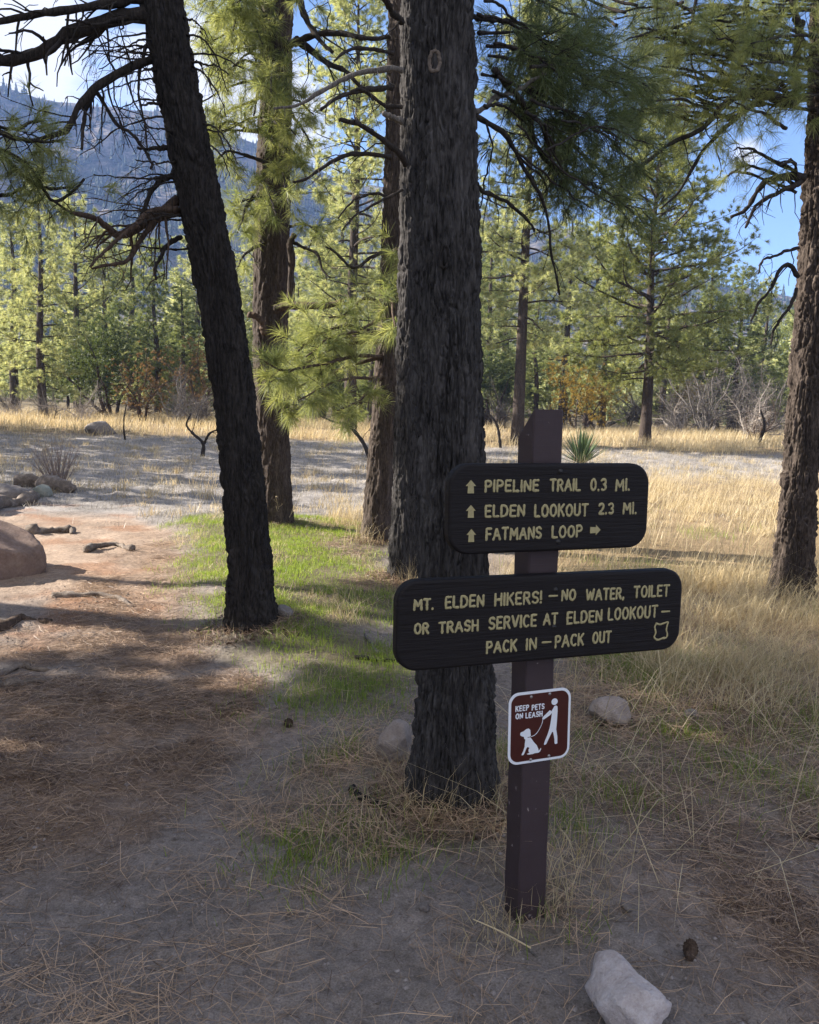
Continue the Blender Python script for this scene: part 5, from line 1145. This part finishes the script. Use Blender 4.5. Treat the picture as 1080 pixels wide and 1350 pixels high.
def grasses():
    rng = np.random.default_rng(81)
    # green grass
    mb = MB()
    def put(P, H, W_, lean, tint, bias=(0, 0), curl=.5):
        if not len(P): return
        V, Q, T = blades(P, H(len(P)), W_, rng, lean, bias, curl); mb.add(V, Q, T, np.repeat(np.clip(tint(len(P)), 0, 1), 5))
    tn = lambda m, s: (lambda n: rng.normal(m, s, n)); hu = lambda a, b: (lambda n: rng.uniform(a, b, n))
    put(clear(scatter(180000, -3.2, 1.2, 3.6, 11, rng, lambda x, y: zones(x, y)['green'] * (.15 + .85 * clump(x, y, .35, 51)) * (1 - .7 * zones(x, y)['litter']))), hu(.022, .065), .0032, .5, tn(.55, .25))
    put(clear(scatter(120000, -1.2, 4.5, 2.2, 7.5, rng, lambda x, y: zones(x, y)['neargr'] * clump(x, y, .45, 52, -.05, .4))), hu(.04, .13), .0026, .6, tn(.3, .2))
    put(clear(scatter(16000, .8, 6, 6.5, 14, rng, lambda x, y: zones(x, y)['dry'] * clump(x, y, .8, 53, .1, .5))), hu(.06, .16), .004, .5, tn(.5, .2))
    for (px, py, n, R) in ((420, 925, 900, .35), (490, 905, 700, .3), (385, 1130, 350, .2), (455, 1085, 260, .24), (860, 880, 700, .4), (960, 865, 800, .45), (1040, 960, 700, .4), (905, 965, 500, .3), (985, 1020, 500, .3), (790, 868, 500, .35), (745, 1095, 200, .15), (700, 1010, 260, .25), (820, 1050, 300, .2), (520, 1130, 250, .2)):
        P = gp(px, py) + rng.normal(0, R * .6, (n, 3)) * (.4 + rng.random((n, 1))); P[:, 2] = ground_h(P[:, 0], P[:, 1]); put(clear(P), hu(.03, .10), .0028, .6, tn(.35, .25))
    stuff('green_grass', mb, M_GREEN)
    # dry grass
    mb = MB()
    put(clear(scatter(130000, -1.5, 11, 6.3, 21, rng, lambda x, y: zones(x, y)['dry'] * (.25 + .75 * clump(x, y, 1.6, 66, -.1, .25)) * (.05 + .95 * clump(x, y, .42, 54, -.02, .35)), power=1.2)), hu(.14, .40), .0035, .45, tn(.5, .25), (.12, -.06))
    put(clear(scatter(9000, -1.3, 11, 6.5, 21, rng, lambda x, y: zones(x, y)['dry'] * clump(x, y, .8, 55))), hu(.45, .75), .0030, .3, tn(.6, .2), (.15, -.05), .7)
    put(scatter(150000, -26, 26, 26, 52, rng, lambda x, y: zones(x, y)['strip'] * (.15 + .85 * clump(x, y, 1.2, 56)), power=1.3), hu(.2, .55), .011, .4, tn(.6, .25), (.12, 0))
    put(clear(scatter(60000, .5, 4.5, 4.2, 7.6, rng, lambda x, y: sstep(.9, 1.6, x + (y - 5) * .1) * (.15 + .85 * clump(x, y, .4, 57, -.1, .35)))), hu(.16, .42), .0028, .9, tn(.55, .25), (.1, -.1), .9)
    put(clear(scatter(40000, -1.3, 4.2, 2.3, 6.2, rng, lambda x, y: zones(x, y)['neargr'] * (.12 + .88 * clump(x, y, .3, 58, -.05, .4)))), hu(.06, .24), .0024, 1.3, tn(.45, .28), (.1, -.1), 1.)
    put(clear(scatter(32000, -2.8, 1., 3.8, 11, rng, lambda x, y: zones(x, y)['green'] * clump(x, y, .5, 59, -.2, .4))), hu(.03, .11), .0026, .8, tn(.6, .25))
    for k in range(800):     # single tufts on the grazed meadow
        yy = rng.uniform(10.5, 29); xx = rng.uniform(-.55, .45) * yy; n = rng.integers(14, 44); R = rng.uniform(.05, .14) ; c = np.array([xx, yy, 0])
        if zones(np.array([xx]), np.array([yy]))['path'][0] > .3 and yy < 12: continue
        P = c + rng.normal(0, R, (n, 3)); P[:, 2] = ground_h(P[:, 0], P[:, 1]); hh = rng.uniform(.12, .3); put(clear(P), hu(hh * .5, hh), .006, .6, tn(rng.uniform(.2, .7), .2), (.1, 0), .6)
    put(clear(scatter(3800, .5, 4.2, 2.6, 7.2, rng, lambda x, y: .25 + .75 * clump(x, y, .5, 71, -.1, .3))), hu(.3, .7), .0030, 2.2, tn(.75, .2), (.3, -.4), .9)
    put(clear(scatter(2200, 1.2, 9, 7, 15, rng, lambda x, y: clump(x, y, .9, 72, -.1, .3))), hu(.5, .85), .0036, .5, tn(.85, .15), (.25, -.05), .9)
    # tufts hugging the thick trunk, the post and the slim trunks
    for (px, py, n, R, h0, h1) in ((575, 1082, 60, .16, .08, .34), (640, 1060, 40, .16, .08, .25), (585, 1075, 14, .1, .3, .5), (470, 690, 220, .45, .3, .75), (545, 775, 120, .18, .1, .35), (725, 1190, 80, .13, .09, .2), (760, 1140, 90, .2, .08, .24), (455, 825, 60, .18, .1, .36), (660, 1230, 60, .15, .09, .16), (500, 1110, 70, .25, .05, .14), (440, 1150, 90, .2, .04, .14), (1035, 810, 90, .3, .1, .35), (480, 720, 90, .25, .15, .4)):
        c = gp(px, py); P = c + rng.normal(0, R * .5, (n, 3)); P[:, 2] = ground_h(P[:, 0], P[:, 1]); put(clear(P), hu(h0, h1), .0026, .55, tn(.5, .25), (0, -.1), .9)
    stuff('dry_grass', mb, M_DRY)
    # long pale stalks that cross in front of the rock and the trunk
    mb = MB()
    for (pts, Y0, r) in (([(754, 905), (760, 930), (785, 975), (832, 1038)], None, .0022), ([(758, 940), (800, 960), (850, 985), (895, 1010)], None, .0018), ([(586, 1070), (587, 1000), (585, 920), (582, 860)], None, .0026), ([(700, 1250), (660, 1228), (624, 1212)], None, .0025), ([(560, 1072), (600, 1010), (640, 1015), (652, 1050)], None, .0016), ([(545, 1075), (590, 1055), (650, 1038), (668, 1030)], None, .0016), ([(880, 905), (860, 880), (845, 850), (905, 800)], None, .002), ([(935, 880), (960, 840), (1010, 800)], None, .0018)):
        g0 = gp(*pts[0]); Y = g0[1]; path = smooth_path([at(a, b, Y + .02 * i) for i, (a, b) in enumerate(pts)], 16)
        if path[:, 2].min() < gz(path[0]): path[:, 2] = np.maximum(path[:, 2], ground_h(path[:, 0], path[:, 1]) + .004)
        mb.add(*tube(path, np.linspace(r, r * .6, 16), 5), .7)
    stuff('fallen_stalks_litter', mb, M_STALK)
    # grey stubble of the shaded meadow
    mb = MB()
    put(clear(scatter(230000, -16, 12, 9.4, 30, rng, lambda x, y: sstep(9.6, 10.8, y + .5 * noise2(x, y, 1.2, 2, 43)) * (1 - .8 * zones(x, y)['dry']) * (1 - zones(x, y)['strip']) * (1 - .9 * zones(x, y)['path'] * (y < 11.5)) * (.12 + .88 * clump(x, y, .5, 60, -.25, .3)), power=1.1)), hu(.03, .13), .0055, .8, tn(.5, .3))
    stuff('meadow_stubble_grass', mb, M_STUB)
    # fallen needles and straw
    mb = MB()
    def strew(P, L0, L1, W_, tint, lift=.012, tilt=.12):
        m = len(P); a = rng.uniform(0, 6.283, m) ; L = rng.uniform(L0, L1, m)[:, None]
        d = unit(np.stack([np.cos(a), np.sin(a), rng.normal(0, tilt, m)], 1)); s = unit(np.cross(d, np.array([0, 0, 1.]) + rng.normal(0, .4, (m, 3)))) * W_ / 2
        c = P + np.array([0, 0, 1.]) * (rng.random((m, 1)) * lift + .003); bend = unit(np.cross(d, [0, 0, 1.])) * (rng.normal(0, .10, m)[:, None] * L)
        V = np.stack([c - d * L / 2 - s, c - d * L / 2 + s, c + bend + s, c + bend - s, c + d * L / 2], 1).reshape(-1, 3); k = np.arange(m)[:, None] * 5
        mb.add(V, k + np.array([[0, 1, 2, 3]]), k + np.array([[3, 2, 4]]), np.repeat(np.clip(tint(m), 0, 1), 5))
    strew(clear(scatter(170000, -4.5, 4.5, 4., 9.5, rng, lambda x, y: zones(x, y)['litter'] * (.25 + .75 * clump(x, y, .35, 61, -.3, .2)), power=1.2)), .09, .17, .0024, tn(.45, .28), .02)
    strew(clear(scatter(34000, -4, 4.5, 1.5, 9., rng, lambda x, y: .30 * (.1 + .9 * clump(x, y, .5, 62, 0, .5)), power=1.2)), .09, .16, .0022, tn(.6, .3), .01)
    strew(clear(scatter(75000, -1.2, 4, 1.7, 6.5, rng, lambda x, y: zones(x, y)['neargr'] * (.2 + .8 * clump(x, y, .25, 63, -.15, .3)))), .07, .26, .0022, tn(.72, .3), .05, .25)
    for f, r in FEET:       # flakes of bark and needles heaped round the trunk feet
        n = 1500; a = rng.uniform(0, 6.283, n); q = r * rng.uniform(.75, 2.1, n); P = f + np.stack([q * np.cos(a), q * np.sin(a), 0 * a], 1); P[:, 2] = ground_h(P[:, 0], P[:, 1])
        strew(P[:900], .05, .16, .0022, tn(.4, .3), .04, .3); strew(P[900:], .015, .05, .011, tn(.05, .12), .02, .3)
    strew(clear(scatter(300000, -2.6, 3, 1.5, 4.6, rng, lambda x, y: zones(x, y)['litter'] * (.15 + .85 * clump(x, y, .30, 65, -.12, .35)), power=1.1)), .05, .17, .0018, tn(.36, .34), .02, .14)
    strew(clear(scatter(60000, -2.6, 3, 1.5, 4.6, rng, lambda x, y: .5 * (.1 + .9 * clump(x, y, .35, 66, -.05, .4)), power=1.1)), .03, .15, .0017, tn(.6, .36), .01)
    for k in range(70):    # little fans of straw
        c = np.array([rng.uniform(-1, 2.2), rng.uniform(1.7, 4.6), 0]); n = rng.integers(20, 60); P = c + rng.normal(0, 1, (n, 3)) * np.array([.10, .07, 0]); P[:, 2] = ground_h(P[:, 0], P[:, 1]); strew(P, .1, .26, .0018, tn(.7, .25), .03, .2)
    stuff('fallen_needle_litter', mb, M_LITTER)
    # pebbles and crumbs of soil
    mb = MB(); P = scatter(70000, -3, 3, 1.6, 7, rng, lambda x, y: .2 + .8 * clump(x, y, .4, 64), power=1.6)
    base = np.array([(1, 0, 0), (-1, 0, 0), (0, 1, 0), (0, -1, 0), (0, 0, .8), (0, 0, -.6), (.6, .6, .4), (-.6, -.5, .45)], float)
    T8 = np.array([(0, 6, 4), (0, 2, 6), (2, 4, 6), (2, 1, 4), (1, 7, 4), (1, 3, 7), (3, 4, 7), (3, 0, 4), (2, 0, 5), (1, 2, 5), (3, 1, 5), (0, 3, 5)])
    r = np.minimum(.0024 * np.exp(rng.normal(0, .55, len(P))) + .0006, .013)
    V = base[None] * r[:, None, None] * rng.uniform(.6, 1.3, (len(P), 8, 3)) + P[:, None]; mb.add(V.reshape(-1, 3), None, (np.arange(len(P))[:, None, None] * 8 + T8[None]).reshape(-1, 3), np.repeat(rng.random(len(P)), 8))
    stuff('gravel', mb, M_PEB)
def mat_peb():
    m, t, o = new_mat('pebble'); a = attr(t, 'tint'); c = ramp(t, a.outputs['Fac'], [(0, (.10, .085, .075)), (.6, (.20, .17, .155)), (1, (.27, .24, .23))]); principled(t, o, c, .9, .2); return m
M_PEB = mat_peb()
grasses()

# ------------------------------------------------------------------ the air
HAZE = 0.00038
if HAZE:
    bm = bmesh.new(); bmesh.ops.create_cube(bm, size=1.0); me = bpy.data.meshes.new('haze'); bm.to_mesh(me); bm.free()
    m, t, o = new_mat('haze_air'); v = N(t, 'ShaderNodeVolumePrincipled'); v.inputs['Density'].default_value = HAZE; v.inputs['Color'].default_value = (.30, .48, 1, 1); v.inputs['Anisotropy'].default_value = .1
    t.links.new(v.outputs[0], o.inputs['Volume'])
    h = obj('haze', me, m); h.scale = (3400, 3400, 304); h.location = (0, 0, 148); tag(h, kind='stuff')
